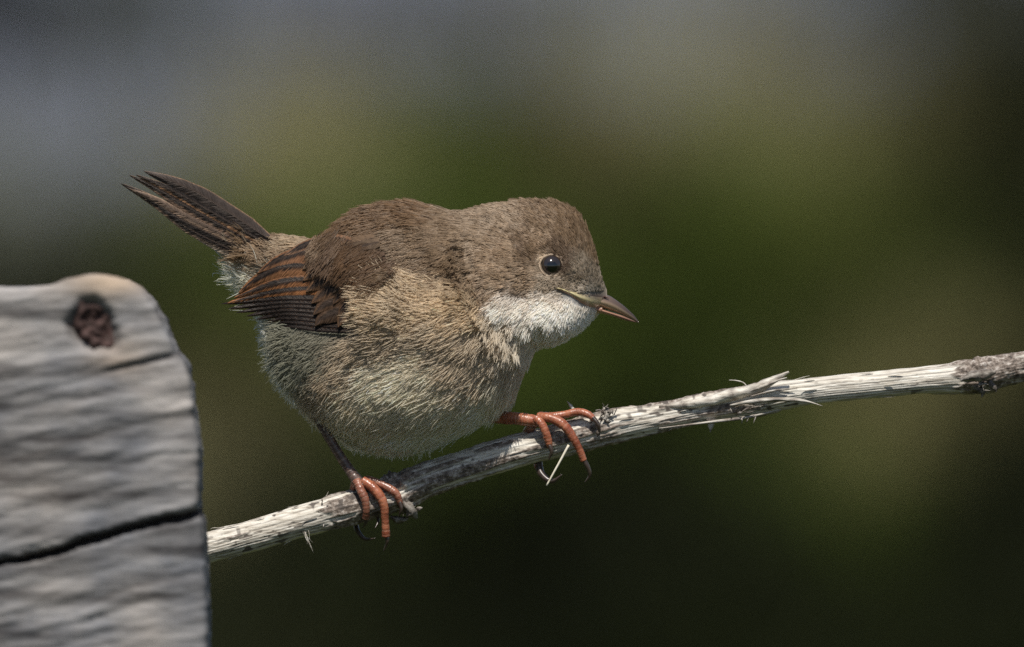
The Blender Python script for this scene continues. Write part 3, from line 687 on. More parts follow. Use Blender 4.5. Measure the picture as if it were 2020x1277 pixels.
def barbs(sel, nb_, spread=3.0, tw_=0.06):
    """fans of barbs for the feathers in sel"""
    n = len(sel); idx = np.repeat(sel, nb_); q = len(idx)
    ab_ = rng.beta(1.6, 1.2, q) * 0.95 + 0.02
    sd = np.where(rng.random(q) < 0.5, -1.0, 1.0)
    th = rng.uniform(0.18, 0.5, q) * (1 - 0.55 * ab_)
    bl = L[idx] * rng.uniform(0.32, 0.62, q)
    npt = 4; cc = np.linspace(0, 1, npt)
    pos = np.zeros((q, npt, 3)); s3 = np.cross(NNk[idx, 2], t3[idx]); s3 /= np.linalg.norm(s3, axis=1)[:, None] + 1e-9
    wv = rng.normal(0, 0.05, q)
    js = rng.normal(0, 1, q) * spread; jl = rng.normal(0, 1, q) * spread * 0.5; jn = rng.random(q) * spread * 0.25; jt = rng.normal(0, tw_, q)
    for k, c in enumerate(cc):
        along = ab_ + c * bl * np.cos(th) / L[idx]
        pc, pn = rach(idx, np.minimum(along, 1.35))
        so_ = sd * bl * np.sin(th) * (c - 0.25 * c * c) + wv * bl * c * c + jt * bl * c
        drop = (np.abs(so_) / (0.3 * L[idx])) ** 2 * 2.2
        pos[:, k] = pc + s3 * ((so_ + js) * S)[:, None] + t3[idx] * (jl * S)[:, None] - pn * ((drop - jn) * S)[:, None]
    return idx, pos, ab_, cc
M_BARB_WHITE = barb_material('white_plumage_barbs', 0.45, 0.05)
nbmap = {'head_plumage': 26, 'throat_plumage': 30, 'back_plumage': 44, 'breast_plumage': 48, 'belly_plumage': 60, 'undertail_plumage': 46}
for reg, nb_ in nbmap.items():
    sel = np.where(freg == reg)[0]
    idx, pos, ab_, cc = barbs(sel, nb_, *{'head_plumage': (2.5, .07), 'throat_plumage': (5, .12), 'back_plumage': (7, .07), 'breast_plumage': (9, .1), 'belly_plumage': (16, .2), 'undertail_plumage': (14, .25)}[reg])
    fj = np.exp(rng.normal(0, 0.05, nf))[idx]; bj = np.exp(rng.normal(0, {'head_plumage': .19, 'back_plumage': .17, 'breast_plumage': .14}.get(reg, .10), len(idx)))
    base = fcol[idx] * (fj * bj)[:, None] * {'head_plumage': 1.12, 'throat_plumage': 1.08, 'back_plumage': 1.12, 'breast_plumage': 1.12, 'belly_plumage': 1.15, 'undertail_plumage': 1.15}[reg] * 1.0 * np.array([1.04, 1.0, 0.95])
    if reg == 'breast_plumage': base = base * (1 + 0.25 * (rng.random(len(idx)) < 0.25))[:, None]
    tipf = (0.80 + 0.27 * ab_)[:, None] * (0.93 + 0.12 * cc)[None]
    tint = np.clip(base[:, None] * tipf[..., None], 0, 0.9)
    r0 = {'head_plumage': 0.6, 'throat_plumage': 0.62, 'back_plumage': 0.62, 'breast_plumage': 0.62, 'belly_plumage': 0.5, 'undertail_plumage': 0.55}[reg]
    rad = r0 * (np.array([1, 1, 0.8, 0.25]))[None] * rng.uniform(0.7, 1.3, (len(idx), 1))
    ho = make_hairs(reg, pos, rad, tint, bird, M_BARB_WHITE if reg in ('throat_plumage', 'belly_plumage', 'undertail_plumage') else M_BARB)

# ---- surface depth of the near flank, for what lies on it
def near_depth(X, Y):
    o_ = Vector(P1(X, Y, -900)); co, no, _, _ = bvh.ray_cast(o_, Vector(FWD))
    if co is None: return None
    return float((np.array(co) - CEN) @ FWD / S)
gx = np.arange(400, 820, 15.0); gy = np.arange(420, 720, 15.0)
DT = np.full((len(gx), len(gy)), np.nan)
for i, x_ in enumerate(gx):
    for j, y_ in enumerate(gy):
        d = near_depth(x_, y_)
        DT[i, j] = d if d is not None else np.nan
fill = np.where(np.isnan(DT), -18.0 - 0.10 * np.clip(gx - 435, 0, 300)[:, None], DT)
DTs = np.minimum(fill, -30.0)
for _ in range(14):
    pdm = np.pad(DTs, 1, mode='edge')
    DTs = (pdm[:-2, 1:-1] + pdm[2:, 1:-1] + pdm[1:-1, :-2] + pdm[1:-1, 2:] + 2 * pdm[1:-1, 1:-1]) / 6
    DTs = np.minimum(DTs, np.where(np.isnan(DT), 0, DT - 1))
def wdepth(X, Y):
    x = np.clip((np.asarray(X, float) - gx[0]) / 15, 0, len(gx) - 1.001); y = np.clip((np.asarray(Y, float) - gy[0]) / 15, 0, len(gy) - 1.001)
    i = x.astype(int); j = y.astype(int); a_ = x - i; b_ = y - j
    return DTs[i, j] * (1 - a_) * (1 - b_) + DTs[i + 1, j] * a_ * (1 - b_) + DTs[i, j + 1] * (1 - a_) * b_ + DTs[i + 1, j + 1] * a_ * b_

# ---- vane feathers
m, t, b, o = newmat('vane')
a = attr(t, 'tint'); av = attr(t, 'wave')
t.links.new(a.outputs['Color'], b.inputs['Base Color']); b.inputs['Roughness'].default_value = 0.6; b.inputs['Specular IOR Level'].default_value = 0.15
si = N_(t, 'ShaderNodeMath', operation='SINE'); t.links.new(av.outputs['Fac'], si.inputs[0])
bp = N_(t, 'ShaderNodeBump', Strength=0.35, Distance=S * 1.0); t.links.new(si.outputs[0], bp.inputs['Height']); t.links.new(bp.outputs[0], b.inputs['Normal'])
M_VANE = m
vane_barbs = {'wing': [], 'tail': []}
def vane(name, rachis, hw_up, hw_lo, depthf, layer, parent, dark, edge, edge_up=0.3, edge_lo=0.5, key='wing', tipsharp=0.5, bow=0.0, thick=0.8, seed=0, bw=0.55):
    nu, nvv = 60, 17
    p = catmull(rachis, nu)
    Tn = np.gradient(p, axis=0); Tn /= np.linalg.norm(Tn, axis=1)[:, None]
    # base -> tip ordering; 'lower' side = larger Y
    Nn = np.stack([-Tn[:, 1], Tn[:, 0]], 1)
    Nn *= np.where(Nn[:, 1] < 0, -1, 1)[:, None]
    u = np.linspace(0, 1, nu)
    prof = np.clip(1 - np.clip((u - (1 - tipsharp)) / tipsharp, 0, 1) ** 2.2, 0, 1) ** 0.8 * np.clip(0.5 + u * 3, 0, 1)
    v = np.linspace(-1, 1, nvv)
    lenpx = np.sum(np.hypot(*np.diff(p, axis=0).T))
    wv = np.where(v[None] < 0, hw_up, hw_lo) * v[None] * prof[:, None] * (1 + 0.05 * vnoise(u[:, None] * 14, np.sign(v)[None] * 3.0, 0, seed + 3) * np.abs(v)[None])
    X = p[:, 0][:, None] + Nn[:, 0][:, None] * wv; Y = p[:, 1][:, None] + Nn[:, 1][:, None] * wv
    hwm = (hw_up + hw_lo) / 2
    Dp = depthf(X, Y) - layer * 1.3 - (9 if key == 'wing' else 2) + hwm * 0.22 * (v[None] ** 2) - 0.9 * np.exp(-(v[None] / 0.1) ** 2) * (1 - u[:, None])
    # colour: dark middle, warm fringes with feathered limits
    nz_ = 0.09 * vnoise(u[:, None] * lenpx / 3.0, v[None] * 1.5, 0, seed + 9) + 0.06 * vnoise(u[:, None] * 5, v[None] * 2, 0, seed + 4)
    eu = edge_up * (1 - 0.3 * u[:, None]); el = edge_lo * (1 - 0.3 * u[:, None])
    lens = 0.25 + 0.95 * np.sin(math.pi * np.clip(u, 0, 1) ** 1.4)[:, None] if key == 'wing' and name != 'primary_feather' else 1.0
    fz = np.where(v[None] < 0, (-v[None] - (1 - eu) * lens), (v[None] - (1 - el) * lens)) + nz_
    f01 = np.clip(fz / 0.14 + 0.5, 0, 1)[..., None]
    colr = np.array(dark) * (1 - f01) + np.array(edge) * f01
    colr = colr * (1 + 0.22 * vnoise(u[:, None] * lenpx / 2.2 + np.abs(v)[None] * 3, v[None] * 0.8, 0, seed + 6))[..., None]
    sh = np.exp(-(v / 0.06) ** 2)[None, :, None] * 0.6
    colr = colr * (1 - sh) + np.array([0.06, 0.04, 0.03]) * sh
    wave = (u[:, None] * lenpx - np.abs(wv) * 1.6) * 2.2
    verts = np.stack([X, Y, Dp], -1).reshape(-1, 3); vb = verts.copy(); vb[:, 2] += thick
    VV = np.vstack([verts, vb]); FF = grid_faces(nu, nvv) + [tuple(reversed(f_)) for f_ in grid_faces(nu, nvv, off=nu * nvv)]
    n0 = nu * nvv
    for i in range(nu - 1):
        for j in (0, nvv - 1):
            q = (i * nvv + j, (i + 1) * nvv + j, (i + 1) * nvv + j + n0, i * nvv + j + n0); FF.append(q)
    cc = np.vstack([colr.reshape(-1, 3)] * 2); ww = np.concatenate([wave.ravel()] * 2)
    ob = mesh_obj(name, P(VV[:, 0], VV[:, 1], VV[:, 2]), FF, M_VANE, parent=parent, cols={'tint': np.clip(cc, 0.003, 1), 'wave': ww})
    # fine barbs lying on the vane
    nbb = int(lenpx * 1.8)
    ub = rng.uniform(0.0, 0.93, nbb); sd = np.where(rng.random(nbb) < 0.5, -1.0, 1.0)
    k = 5; pts = np.zeros((nbb, k, 3)); tn = np.zeros((nbb, k, 3))
    for q in range(k):
        vv = sd * (0.05 + (1.03 - 0.05) * q / (k - 1)) * rng.uniform(0.97, 1.03, nbb)
        hwv = np.where(sd < 0, hw_up, hw_lo)
        uu = np.clip(ub + (np.abs(vv) * hwv * bw * 2.2) / lenpx, 0, 1)
        xi = uu * (nu - 1); i0 = np.clip(xi.astype(int), 0, nu - 2); fr = xi - i0
        yi = (np.clip(vv, -1, 1) + 1) / 2 * (nvv - 1); j0 = np.clip(yi.astype(int), 0, nvv - 2); gr_ = yi - j0
        G = np.stack([X, Y, Dp], -1)
        g_ = (G[i0, j0] * ((1 - fr) * (1 - gr_))[:, None] + G[i0 + 1, j0] * (fr * (1 - gr_))[:, None] + G[i0, j0 + 1] * ((1 - fr) * gr_)[:, None] + G[i0 + 1, j0 + 1] * (fr * gr_)[:, None])
        c_ = colr[np.clip((xi + .5).astype(int), 0, nu - 1), np.clip((yi + .5).astype(int), 0, nvv - 1)]
        g_[:, 2] -= 0.4
        pts[:, q] = P(g_[:, 0], g_[:, 1], g_[:, 2]); tn[:, q] = c_
    jit = np.exp(rng.normal(0, 0.15, nbb))
    vane_barbs[key].append((pts, tn * jit[:, None, None] * 1.08))
    return ob

DKB = (0.011, 0.008, 0.007); RUF = (0.30, 0.135, 0.055); BRN = (0.185, 0.115, 0.065); RUFD = (0.22, 0.105, 0.045); TBR = (0.20, 0.14, 0.10)
wing = empty('wing', (0, 0, 0), bird)
wing['label'] = 'folded rufous brown wing facing the camera'
# primaries: dark, thin rufous rims, converging at the wing tip
for i in range(8):
    q = i / 7
    tipx = 436 + 135 * q ** 1.2; tipy = 600 + 50 * q ** 0.85
    vane('primary_feather', [(730, 596 + 60 * q), (640, 592 + 60 * q), (560, 592 + 54 * q - 2), (tipx, tipy)], 9, 6.5, wdepth, 1.0 + (7 - i) * 0.35, wing, DKB, (0.17, 0.085, 0.042) if i < 7 else (0.32, 0.30, 0.22), 0.0, 0.33, seed=i * 13 + 5, tipsharp=0.45)
# secondaries / tertials
for i, (rc, hu, hl, ed) in enumerate([
    ([(715, 580), (620, 572), (540, 578), (448, 599)], 13, 11, (0.25, 0.108, 0.042)),
    ([(715, 556), (620, 552), (540, 562), (462, 588)], 14, 16, (0.23, 0.102, 0.042)),
    ([(710, 530), (620, 526), (550, 530), (505, 552), (470, 580)], 12, 21, (0.20, 0.094, 0.042)),
    ([(700, 500), (640, 493), (590, 498), (545, 514), (508, 540)], 9, 24, (0.185, 0.09, 0.045)),
    ([(705, 478), (660, 471), (610, 480), (560, 505)], 8, 20, (0.18, 0.10, 0.058))]):
    vane('secondary_feather', rc, hu, hl, wdepth, 4.2 + i * 0.8, wing, DKB, ed, 0.6, 0.90, seed=100 + i * 11, tipsharp=0.5)
# coverts, row over row
for i in range(6):
    q = i / 5; w_ = random.uniform(-4, 4)
    vane('greater_covert', [(738 + w_, 470 + 118 * q), (690, 486 + 122 * q), (642 + w_, 503 + 124 * q), (596 + 30 * q + w_, 532 + 112 * q)], 14, 17, wdepth, 7.0 + (5 - i) * 0.35, wing, (0.03, 0.02, 0.014),
         (0.13, 0.085, 0.052) if i == 0 else (0.19 - 0.12 * q, 0.102 - 0.06 * q, 0.052 - 0.026 * q), 0.7, 0.90, seed=200 + i * 7, tipsharp=0.4)
for i in range(6):
    q = i / 5; w_ = random.uniform(-4, 4)
    vane('median_covert', [(746 + w_, 478 + 110 * q), (714, 487 + 116 * q), (684 + w_, 500 + 120 * q), (646 + 26 * q + w_, 534 + 112 * q)], 13, 15, wdepth, 9.0 + (5 - i) * 0.3, wing, (0.035, 0.023, 0.016),
         (0.11 - 0.03 * q, 0.075 - 0.025 * q, 0.048 - 0.018 * q) if i < 3 else (0.11, 0.062, 0.034), 0.7, 0.88, seed=300 + i * 7, tipsharp=0.5)

for i in range(6):
    q = i / 5; w_ = random.uniform(-4, 4)
    vane('lesser_covert', [(758 + w_, 505 + 95 * q), (738, 512 + 103 * q), (716 + w_, 524 + 107 * q), (694 + 16 * q + w_, 548 + 98 * q)], 13, 15, wdepth, 11 + (5 - i) * 0.3, wing, (0.03, 0.02, 0.014),
         (0.085 - 0.05 * q, 0.053 - 0.03 * q, 0.034 - 0.018 * q), 0.75, 0.88, seed=400 + i * 7, tipsharp=0.6)

# tail
tail = empty('tail', (0, 0, 0), bird)
def tdepth(X, Y): return -22 + 0 * X
TG = (0.075, 0.056, 0.045)
for i, (tipp, mid_, bs, hu, hl, dk, ed, eu, el) in enumerate([
    ((300, 404), (402, 472), (520, 532), 9, 7, (0.10, 0.08, 0.06), (0.40, 0.32, 0.24), .3, .6),
    ((262, 378), (376, 453), (530, 526), 10, 9, DKB, (0.26, 0.18, 0.12), .12, .4),
    ((238, 362), (360, 434), (530, 516), 12, 11, DKB, (0.26, 0.175, 0.115), .1, .35),
    ((252, 371), (370, 427), (530, 506), 8, 11, (0.13, 0.09, 0.065), (0.25, 0.17, 0.115), .5, .7),
    ((254, 345), (372, 409), (530, 496), 8, 11, DKB, (0.28, 0.18, 0.12), .3, .55),
    ((268, 345), (385, 399), (530, 484), 8, 12, DKB, (0.34, 0.19, 0.10), .2, .55),
    ((284, 338), (398, 385), (530, 470), 14, 14, (0.055, 0.042, 0.036), (0.28, 0.17, 0.10), .10, .22)]):
    vane('tail_feather', [bs, mid_, ((tipp[0] + mid_[0]) / 2 - 1, (tipp[1] + mid_[1]) / 2 - 5 + i * 0.3), tipp], hu * 1.12, hl * 1.25, tdepth, i * 1.1, tail, dk, ed, eu, el, key='tail', seed=500 + i * 9, tipsharp=0.62)
M_VB = barb_material('vane_barbs', 0.1, 0.035)
for key, par in (('wing', wing), ('tail', tail)):
    pts = np.concatenate([q[0] for q in vane_barbs[key]]); tn = np.concatenate([q[1] for q in vane_barbs[key]])
    rad = 0.42 * np.array([1, 1, 0.9, 0.7, 0.3])[None] * rng.uniform(0.7, 1.3, (len(pts), 1))
    make_hairs('feather_barbs', pts, rad, np.clip(tn, 0.003, 1), par, M_VB)

# ---- eye
ed_ = near_depth(*EYE) or -90
def sphere(c, r, nu=32, nv=48, sx=(1, 1, 1)):
    V = []; 
    for i in range(nu):
        a_ = math.pi * (i + 0.5) / nu
        for j in range(nv):
            b_ = 2 * math.pi * j / nv; V.append((c[0] + r * sx[0] * math.sin(a_) * math.cos(b_), c[1] + r * sx[1] * math.sin(a_) * math.sin(b_), c[2] - r * sx[2] * math.cos(a_)))
    V = np.array(V + [(c[0], c[1], c[2] - r * sx[2]), (c[0], c[1], c[2] + r * sx[2])]); F = grid_faces(nu, nv, True)
    n = nu * nv
    for j in range(nv): F.append((n, (j + 1) % nv, j)); F.append((n + 1, (nu - 1) * nv + j, (nu - 1) * nv + (j + 1) % nv))
    return V, F
m, t, b, o = newmat('eye_dark')
tcA = attr(t, 'pupil')
c = mix(t, tcA.outputs['Fac'], (0.022, 0.016, 0.013), (0.002, 0.002, 0.002)); t.links.new(c, b.inputs['Base Color'])
b.inputs['Roughness'].default_value = 0.12; b.inputs['Coat Weight'].default_value = 1.0; b.inputs['Coat Roughness'].default_value = 0.04
ec = (EYE[0], EYE[1], ed_ + 7)
V, F = sphere(ec, 22.5)
pup = (np.hypot(V[:, 0] - EYE[0] - 2, V[:, 1] - EYE[1] - 2) < 10.5).astype(float)
mesh_obj('eye', P(V[:, 0], V[:, 1], V[:, 2]), F, m, parent=bird, cols={'pupil': pup})
M_LID = simple_mat('buff_eyelid_skin', (0.20, 0.14, 0.095), 0.6, (2500.0, (0.42, 0.32, 0.22)), 0.4, 0.5)
th = np.linspace(0, 2 * math.pi, 49)
RX, RY = EYE[0] + 22.5 * np.cos(th), EYE[1] + 21.5 * np.sin(th)
ring = np.stack([EYE[0] + 22.5 * np.cos(th) * (1 + 0.03 * np.sin(2 * th)), EYE[1] + 21.5 * np.sin(th), np.array([(near_depth(x_, y_) or ed_) - 0.6 for x_, y_ in zip(RX, RY)])], 1)
v, f = tube(ring, 2.2 + 0.5 * np.sin(th * 11), 10, rough=0.3)
lid = mesh_obj('eyelid', v, f, M_LID, parent=bird)
ring2 = np.stack([EYE[0] + 25 * np.cos(th), EYE[1] + 24.5 * np.sin(th), ed_ + 1.5 + 0.12 * 24 * np.cos(th)], 1)
# soft bristles round the eye
nb_ = 900; a_ = rng.uniform(0, 2 * math.pi, nb_); r0 = rng.uniform(24, 30, nb_)
pts = np.zeros((nb_, 3, 3)); 
for k in range(3):
    rr = r0 + (3.5 * k); aa = a_ + 0.25 * k * np.where(np.sin(a_) < 0, -1, 1) * np.where(rng.random(nb_) < 2, 1, 1)
    xx_ = EYE[0] + rr * np.cos(aa); yy_ = EYE[1] + rr * np.sin(aa) * 0.98
    pts[:, k] = P(xx_, yy_, np.array([(near_depth(p_, q_) or ed_) for p_, q_ in zip(xx_, yy_)]) - 0.8 - k * 0.7)
tn = np.array([0.34, 0.26, 0.18])[None, None] * np.exp(rng.normal(0, 0.5, (nb_, 1, 1))) * np.ones((1, 3, 1))
make_hairs('eye_ring_plumage', pts, 0.7 * np.ones((nb_, 3)) * np.array([1, .8, .3])[None], tn, bird)

# ---- bill
m, t, b, o = newmat('horn')
a = attr(t, 'tint'); t.links.new(a.outputs['Color'], b.inputs['Base Color']); b.inputs['Roughness'].default_value = 0.2; b.inputs['Specular IOR Level'].default_value = 0.6
b.inputs['Subsurface Weight'].default_value = 0.0
nzz = N_(t, 'ShaderNodeTexNoise', Scale=1500.0, Detail=3.0); tcc = N_(t, 'ShaderNodeTexCoord'); t.links.new(tcc.outputs['Object'], nzz.inputs[0])
bp = N_(t, 'ShaderNodeBump', Strength=0.25, Distance=S); t.links.new(nzz.outputs[0], bp.inputs['Height']); t.links.new(bp.outputs[0], b.inputs['Normal'])
M_HORN = m
def mandible(name, st, upper):
    st = np.array(st, float); n = 60; u = np.linspace(st[0, 0], st[-1, 0], n)
    tp = smooth_interp(u, st[:, 0], st[:, 1]); bt = smooth_interp(u, st[:, 0], st[:, 2]); w = np.maximum(smooth_interp(u, st[:, 0], st[:, 3]), 0.4)
    nv_ = 24; ag = np.linspace(0, 2 * math.pi, nv_, endpoint=False)
    c = np.cos(ag); s_1 = np.sin(ag)
    # pear section: ridge narrow on the outer side, wide at the cutting edge
    ws = (1 - 0.5 * np.clip(c, 0, 1)) if upper else (1 - 0.45 * np.clip(-c, 0, 1))
    X = np.repeat(u[:, None], nv_, 1); Y = ((tp + bt) / 2)[:, None] - ((bt - tp) / 2)[:, None] * c[None]; Dd = -w[:, None] * s_1[None] * ws[None]
    # narrow axis tilts down to the right: shift the sections a little
    f_ = (X - 1150) / 110
    if upper:
        col = (np.array([0.17, 0.12, 0.095]) * np.clip(1.15 - f_, 0.35, 1)[..., None]) * np.ones(X.shape + (1,)); pk = np.array([0.50, 0.36, 0.22])
        e = np.clip((Y - tp[:, None]) / (bt - tp)[:, None] * 2.4 - 0.9, 0, 1)[..., None] * np.clip(1.45 - 1.3 * f_, 0, 1)[..., None]
        col = col * (1 - e) + pk * e
    else:
        col = np.array([0.40, 0.22, 0.15]) * np.ones(X.shape + (1,)); dkk = np.array([0.12, 0.065, 0.05])
        e = np.clip(f_ * 1.5 - 0.5, 0, 1)[..., None]; col = col * (1 - e) + dkk * e
    V = np.stack([X, Y, Dd], -1).reshape(-1, 3)
    F = grid_faces(n, nv_, True) + [tuple(range(nv_)), tuple(reversed([(n - 1) * nv_ + j for j in range(nv_)]))]
    return mesh_obj(name, P(V[:, 0], V[:, 1], V[:, 2]), F, M_HORN, parent=bill, cols={'tint': col.reshape(-1, 3)})
bill = empty('bill', (0, 0, 0), bird)
mandible('upper_mandible', [(1140, 584, 600, 44), (1165, 581, 603, 37), (1185, 580, 608, 28), (1200, 583, 612, 21), (1222, 597, 619, 13), (1240, 612, 627, 8), (1252, 624, 633, 4.5), (1260, 635, 638.5, 1)], True)
mandible('lower_mandible', [(1145, 599, 612, 38), (1180, 606, 618, 26), (1205, 615, 623, 14), (1230, 623, 631.5, 8), (1248, 631.5, 635.5, 4), (1256, 635, 636.5, 1)], False)
# yellow gape flange and nostril
def hd(X, Y, off=0):
    d = near_depth(X, Y); return (d if d is not None else -20) - off
nu_g, nv_g = 44, 14; xs_g = np.linspace(1098, 1188, nu_g)
top_g = np.interp(xs_g, [1098, 1112, 1128, 1146, 1165, 1188], [567.5, 569, 573, 578.5, 584, 586]); bot_g = np.interp(xs_g, [1098, 1112, 1128, 1146, 1165, 1188], [570, 577, 586, 598, 607, 614])
Vg = []; Cg = []
yel = np.array([0.58, 0.50, 0.27]); pnk = np.array([0.36, 0.19, 0.14]); hrn = np.array([0.20, 0.14, 0.105])
for x_, a_, b_ in zip(xs_g, top_g, bot_g):
    for q in np.linspace(0, 1, nv_g):
        y_ = a_ + (b_ - a_) * q; base_d = near_depth(x_, y_) or -24
        f_x = (x_ - 1098) / 90
        ridge = math.exp(-((q - (0.42 + 0.1 * f_x)) / 0.22) ** 2)
        d_ = base_d - (5.5 - 3.0 * f_x) * math.sin(math.pi * min(max(q, 0.02), 0.98)) ** 0.5 - 3.2 * ridge * (1 - 0.5 * f_x) + 1.0
        w_y = math.exp(-((q - (0.42 + 0.1 * f_x)) / 0.27) ** 2) * (1 - 0.45 * f_x)
        c_ = (pnk if q > 0.5 else hrn * f_x + yel * 0.55 * (1 - f_x)); c_ = c_ * (1 - w_y) + yel * w_y
        c_ = c_ * (1 + 0.18 * float(vnoise(x_ / 2.2, y_ / 2.0, 0, 15)))
        Vg.append((x_, y_ + 0.5 * float(vnoise(x_ / 4, q * 2, 0, 16)), d_)); Cg.append(c_)
Vg = np.array(Vg)
mesh_obj('gape', P(Vg[:, 0], Vg[:, 1], Vg[:, 2]), grid_faces(nu_g, nv_g), M_HORN, parent=bill, cols={'tint': np.array(Cg)})
np_ = catmull([(1182, 583, -17.5), (1190, 585, -18.5), (1201, 589, -17)], 12); v, f = tube(np_, np.r_[np.linspace(0.8, 3.0, 6), np.linspace(3.0, 0.8, 6)], 8, flat=0.5)
mesh_obj('nostril', v, f, simple_mat('nostril_dark', (0.06, 0.02, 0.015), 0.5), parent=bill)

# ---- legs
def scaled_skin(name, c1, c2, rough=0.34):
    m, t, b, o = newmat(name)
    tc = N_(t, 'ShaderNodeTexCoord'); nz = N_(t, 'ShaderNodeTexNoise', Scale=420.0, Detail=4.0); t.links.new(tc.outputs['Object'], nz.inputs[0])
    r = ramp(t, nz.outputs[0], [(0.35, c1), (0.65, c2)])
    a = attr(t, 'ringc'); c = mix(t, a.outputs['Fac'], r.outputs[0], (0.55, 0.40, 0.30))
    t.links.new(c, b.inputs['Base Color'])
    b.inputs['Roughness'].default_value = rough; b.inputs['Specular IOR Level'].default_value = 0.5
    b.inputs['Subsurface Weight'].default_value = 0.3; b.inputs['Subsurface Radius'].default_value = (8 * S, 3 * S, 2 * S); b.inputs['Subsurface Scale'].default_value = 1.0
    vo = N_(t, 'ShaderNodeTexVoronoi', Scale=2200.0); t.links.new(tc.outputs['Object'], vo.inputs[0])
    bp = N_(t, 'ShaderNodeBump', Strength=0.3, Distance=S * 1.2); t.links.new(vo.outputs['Distance'], bp.inputs['Height']); t.links.new(bp.outputs[0], b.inputs['Normal'])
    return m
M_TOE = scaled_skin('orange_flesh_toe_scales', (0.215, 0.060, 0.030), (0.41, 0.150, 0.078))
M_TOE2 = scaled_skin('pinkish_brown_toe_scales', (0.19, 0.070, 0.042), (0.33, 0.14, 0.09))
M_TARS_SHADE = scaled_skin('shade_darkened_shank', (0.075, 0.048, 0.042), (0.13, 0.085, 0.07))  # only the left shank: colour darkened to stand for the shade on it
M_CLAW = simple_mat('dark_horn_claw', (0.035, 0.024, 0.018), 0.3, (900.0, (0.07, 0.05, 0.04)), 0.6)
def limb(name, pts, rads, mat, parent, rings=8, nv=14, n=70, amp=0.10):
    p = catmull(np.array([list(q) + [r] for q, r in zip(pts, rads)], float), n)
    ph = np.linspace(0, math.pi * rings, n) + 1.3 * vnoise(np.linspace(0, rings * 0.8, n), pts[0][0] * 0.37, 0, 3)
    p[:, 3] *= 1 + 0.07 * vnoise(np.linspace(0, rings * 0.55, n), pts[0][1] * 0.7, 0, 6)
    sc = np.abs(np.sin(ph * 1.7)) ** 0.5
    rr = np.maximum(p[:, 3], 0.3) * (1 + amp * 0.6 * sc - amp * 0.4) * 0.94
    v, f = tube(p[:, :3], rr, nv, rough=0.08, seed=int(pts[0][0]))
    rc = np.repeat((1 - sc) ** 3 * 0.6 * (0.5 + 0.5 * rng.random(n)), nv); rc = np.r_[rc, 0, 0]
    return mesh_obj(name, v, f, mat, parent=parent, cols={'ringc': rc})
def claw(pts, rads, parent):
    p = catmull(np.array([list(q) + [r] for q, r in zip(pts, rads)], float), 24)
    v, f = tube(p[:, :3], np.maximum(p[:, 3] * 1.2, 0.25), 9, flat=0.75)
    return mesh_obj('claw', v, f, M_CLAW, parent=parent)
leg = limb('leg', [(622, 800, -38), (640, 845, -36), (662, 885, -34), (688, 925, -32), (705, 948, -36), (716, 960, -42)], [15, 12, 10.5, 11, 13, 11], M_TARS_SHADE, bird, rings=9, n=110, amp=0.07)
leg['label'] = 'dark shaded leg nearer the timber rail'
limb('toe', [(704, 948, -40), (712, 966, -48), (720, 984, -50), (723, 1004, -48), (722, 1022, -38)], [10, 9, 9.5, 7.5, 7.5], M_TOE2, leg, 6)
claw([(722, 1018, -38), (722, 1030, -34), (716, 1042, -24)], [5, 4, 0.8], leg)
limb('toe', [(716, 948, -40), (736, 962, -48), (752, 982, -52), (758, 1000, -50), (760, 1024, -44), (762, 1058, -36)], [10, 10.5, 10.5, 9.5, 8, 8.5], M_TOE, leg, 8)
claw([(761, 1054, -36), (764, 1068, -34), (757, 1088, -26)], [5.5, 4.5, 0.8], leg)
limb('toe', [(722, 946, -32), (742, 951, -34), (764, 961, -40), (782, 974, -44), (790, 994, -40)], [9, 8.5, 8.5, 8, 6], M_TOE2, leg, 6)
claw([(789, 990, -42), (792, 1006, -42), (786, 1020, -34)], [5, 4, 0.8], leg)
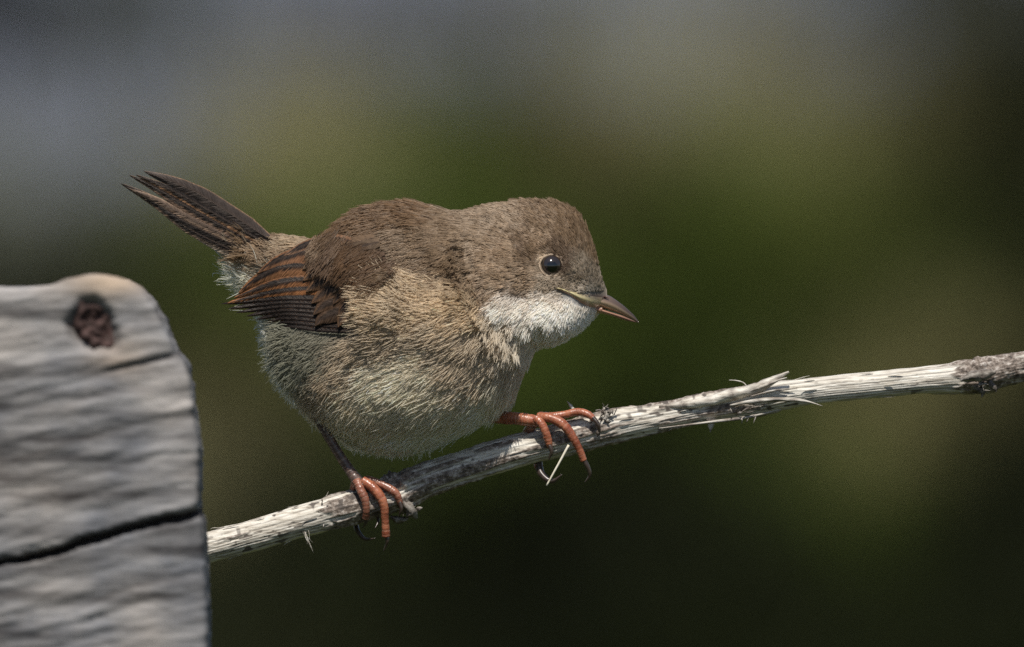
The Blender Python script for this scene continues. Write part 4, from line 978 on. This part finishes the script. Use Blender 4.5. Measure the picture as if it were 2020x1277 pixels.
limb('toe', [(702, 950, -30), (696, 975, 10), (697, 1005, 34), (702, 1030, 20)], [9, 8, 8, 6], M_TOE2, leg, 5)
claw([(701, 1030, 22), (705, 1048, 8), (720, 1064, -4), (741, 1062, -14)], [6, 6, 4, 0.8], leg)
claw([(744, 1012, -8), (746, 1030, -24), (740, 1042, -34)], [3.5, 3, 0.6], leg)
leg2 = limb('leg', [(930, 812, 20), (960, 820, 5), (990, 824, -12), (1020, 826, -26), (1045, 829, -32), (1064, 832, -34)], [13, 13, 13, 13.5, 13, 11], M_TOE, bird, rings=11, n=120, amp=0.10)
leg2['label'] = 'orange leg reaching out to the right'
limb('toe', [(1058, 826, -38), (1068, 836, -46), (1076, 852, -48), (1082, 872, -44), (1085, 884, -42)], [10, 9, 8.5, 8, 5], M_TOE, leg2, 5)
claw([(1084, 878, -44), (1088, 892, -44), (1081, 909, -38)], [5, 4.5, 0.8], leg2)
limb('toe', [(1062, 824, -34), (1082, 824, -42), (1106, 834, -48), (1120, 848, -50), (1134, 870, -48), (1144, 890, -44), (1151, 909, -40)], [11, 10.5, 10.5, 9.5, 8.5, 8, 7.5], M_TOE, leg2, 9)
claw([(1150, 906, -40), (1159, 922, -38), (1163, 938, -34), (1153, 952, -28)], [6, 5.5, 4, 0.7], leg2)
limb('toe', [(1064, 822, -24), (1090, 822, -26), (1114, 818, -26), (1140, 813, -28), (1160, 818, -34), (1173, 828, -40)], [11, 9.5, 8, 8.5, 8, 5], M_TOE, leg2, 9)
claw([(1170, 824, -40), (1180, 838, -44), (1183, 858, -40)], [5, 4.5, 0.8], leg2)
limb('toe', [(1050, 838, -20), (1038, 860, 24), (1044, 890, 40), (1058, 908, 24), (1063, 922, 8)], [10, 10, 10, 10, 10], M_TOE2, leg2, 5)
claw([(1062, 914, 14), (1068, 936, 2), (1088, 950, -10), (1109, 936, -18)], [9.5, 8.5, 5.5, 0.8], leg2)
# feathered edge where the tarsi leave the belly is covered by belly plumage

for o_ in bpy.data.objects:
    if '_org' in o_: del o_['_org']
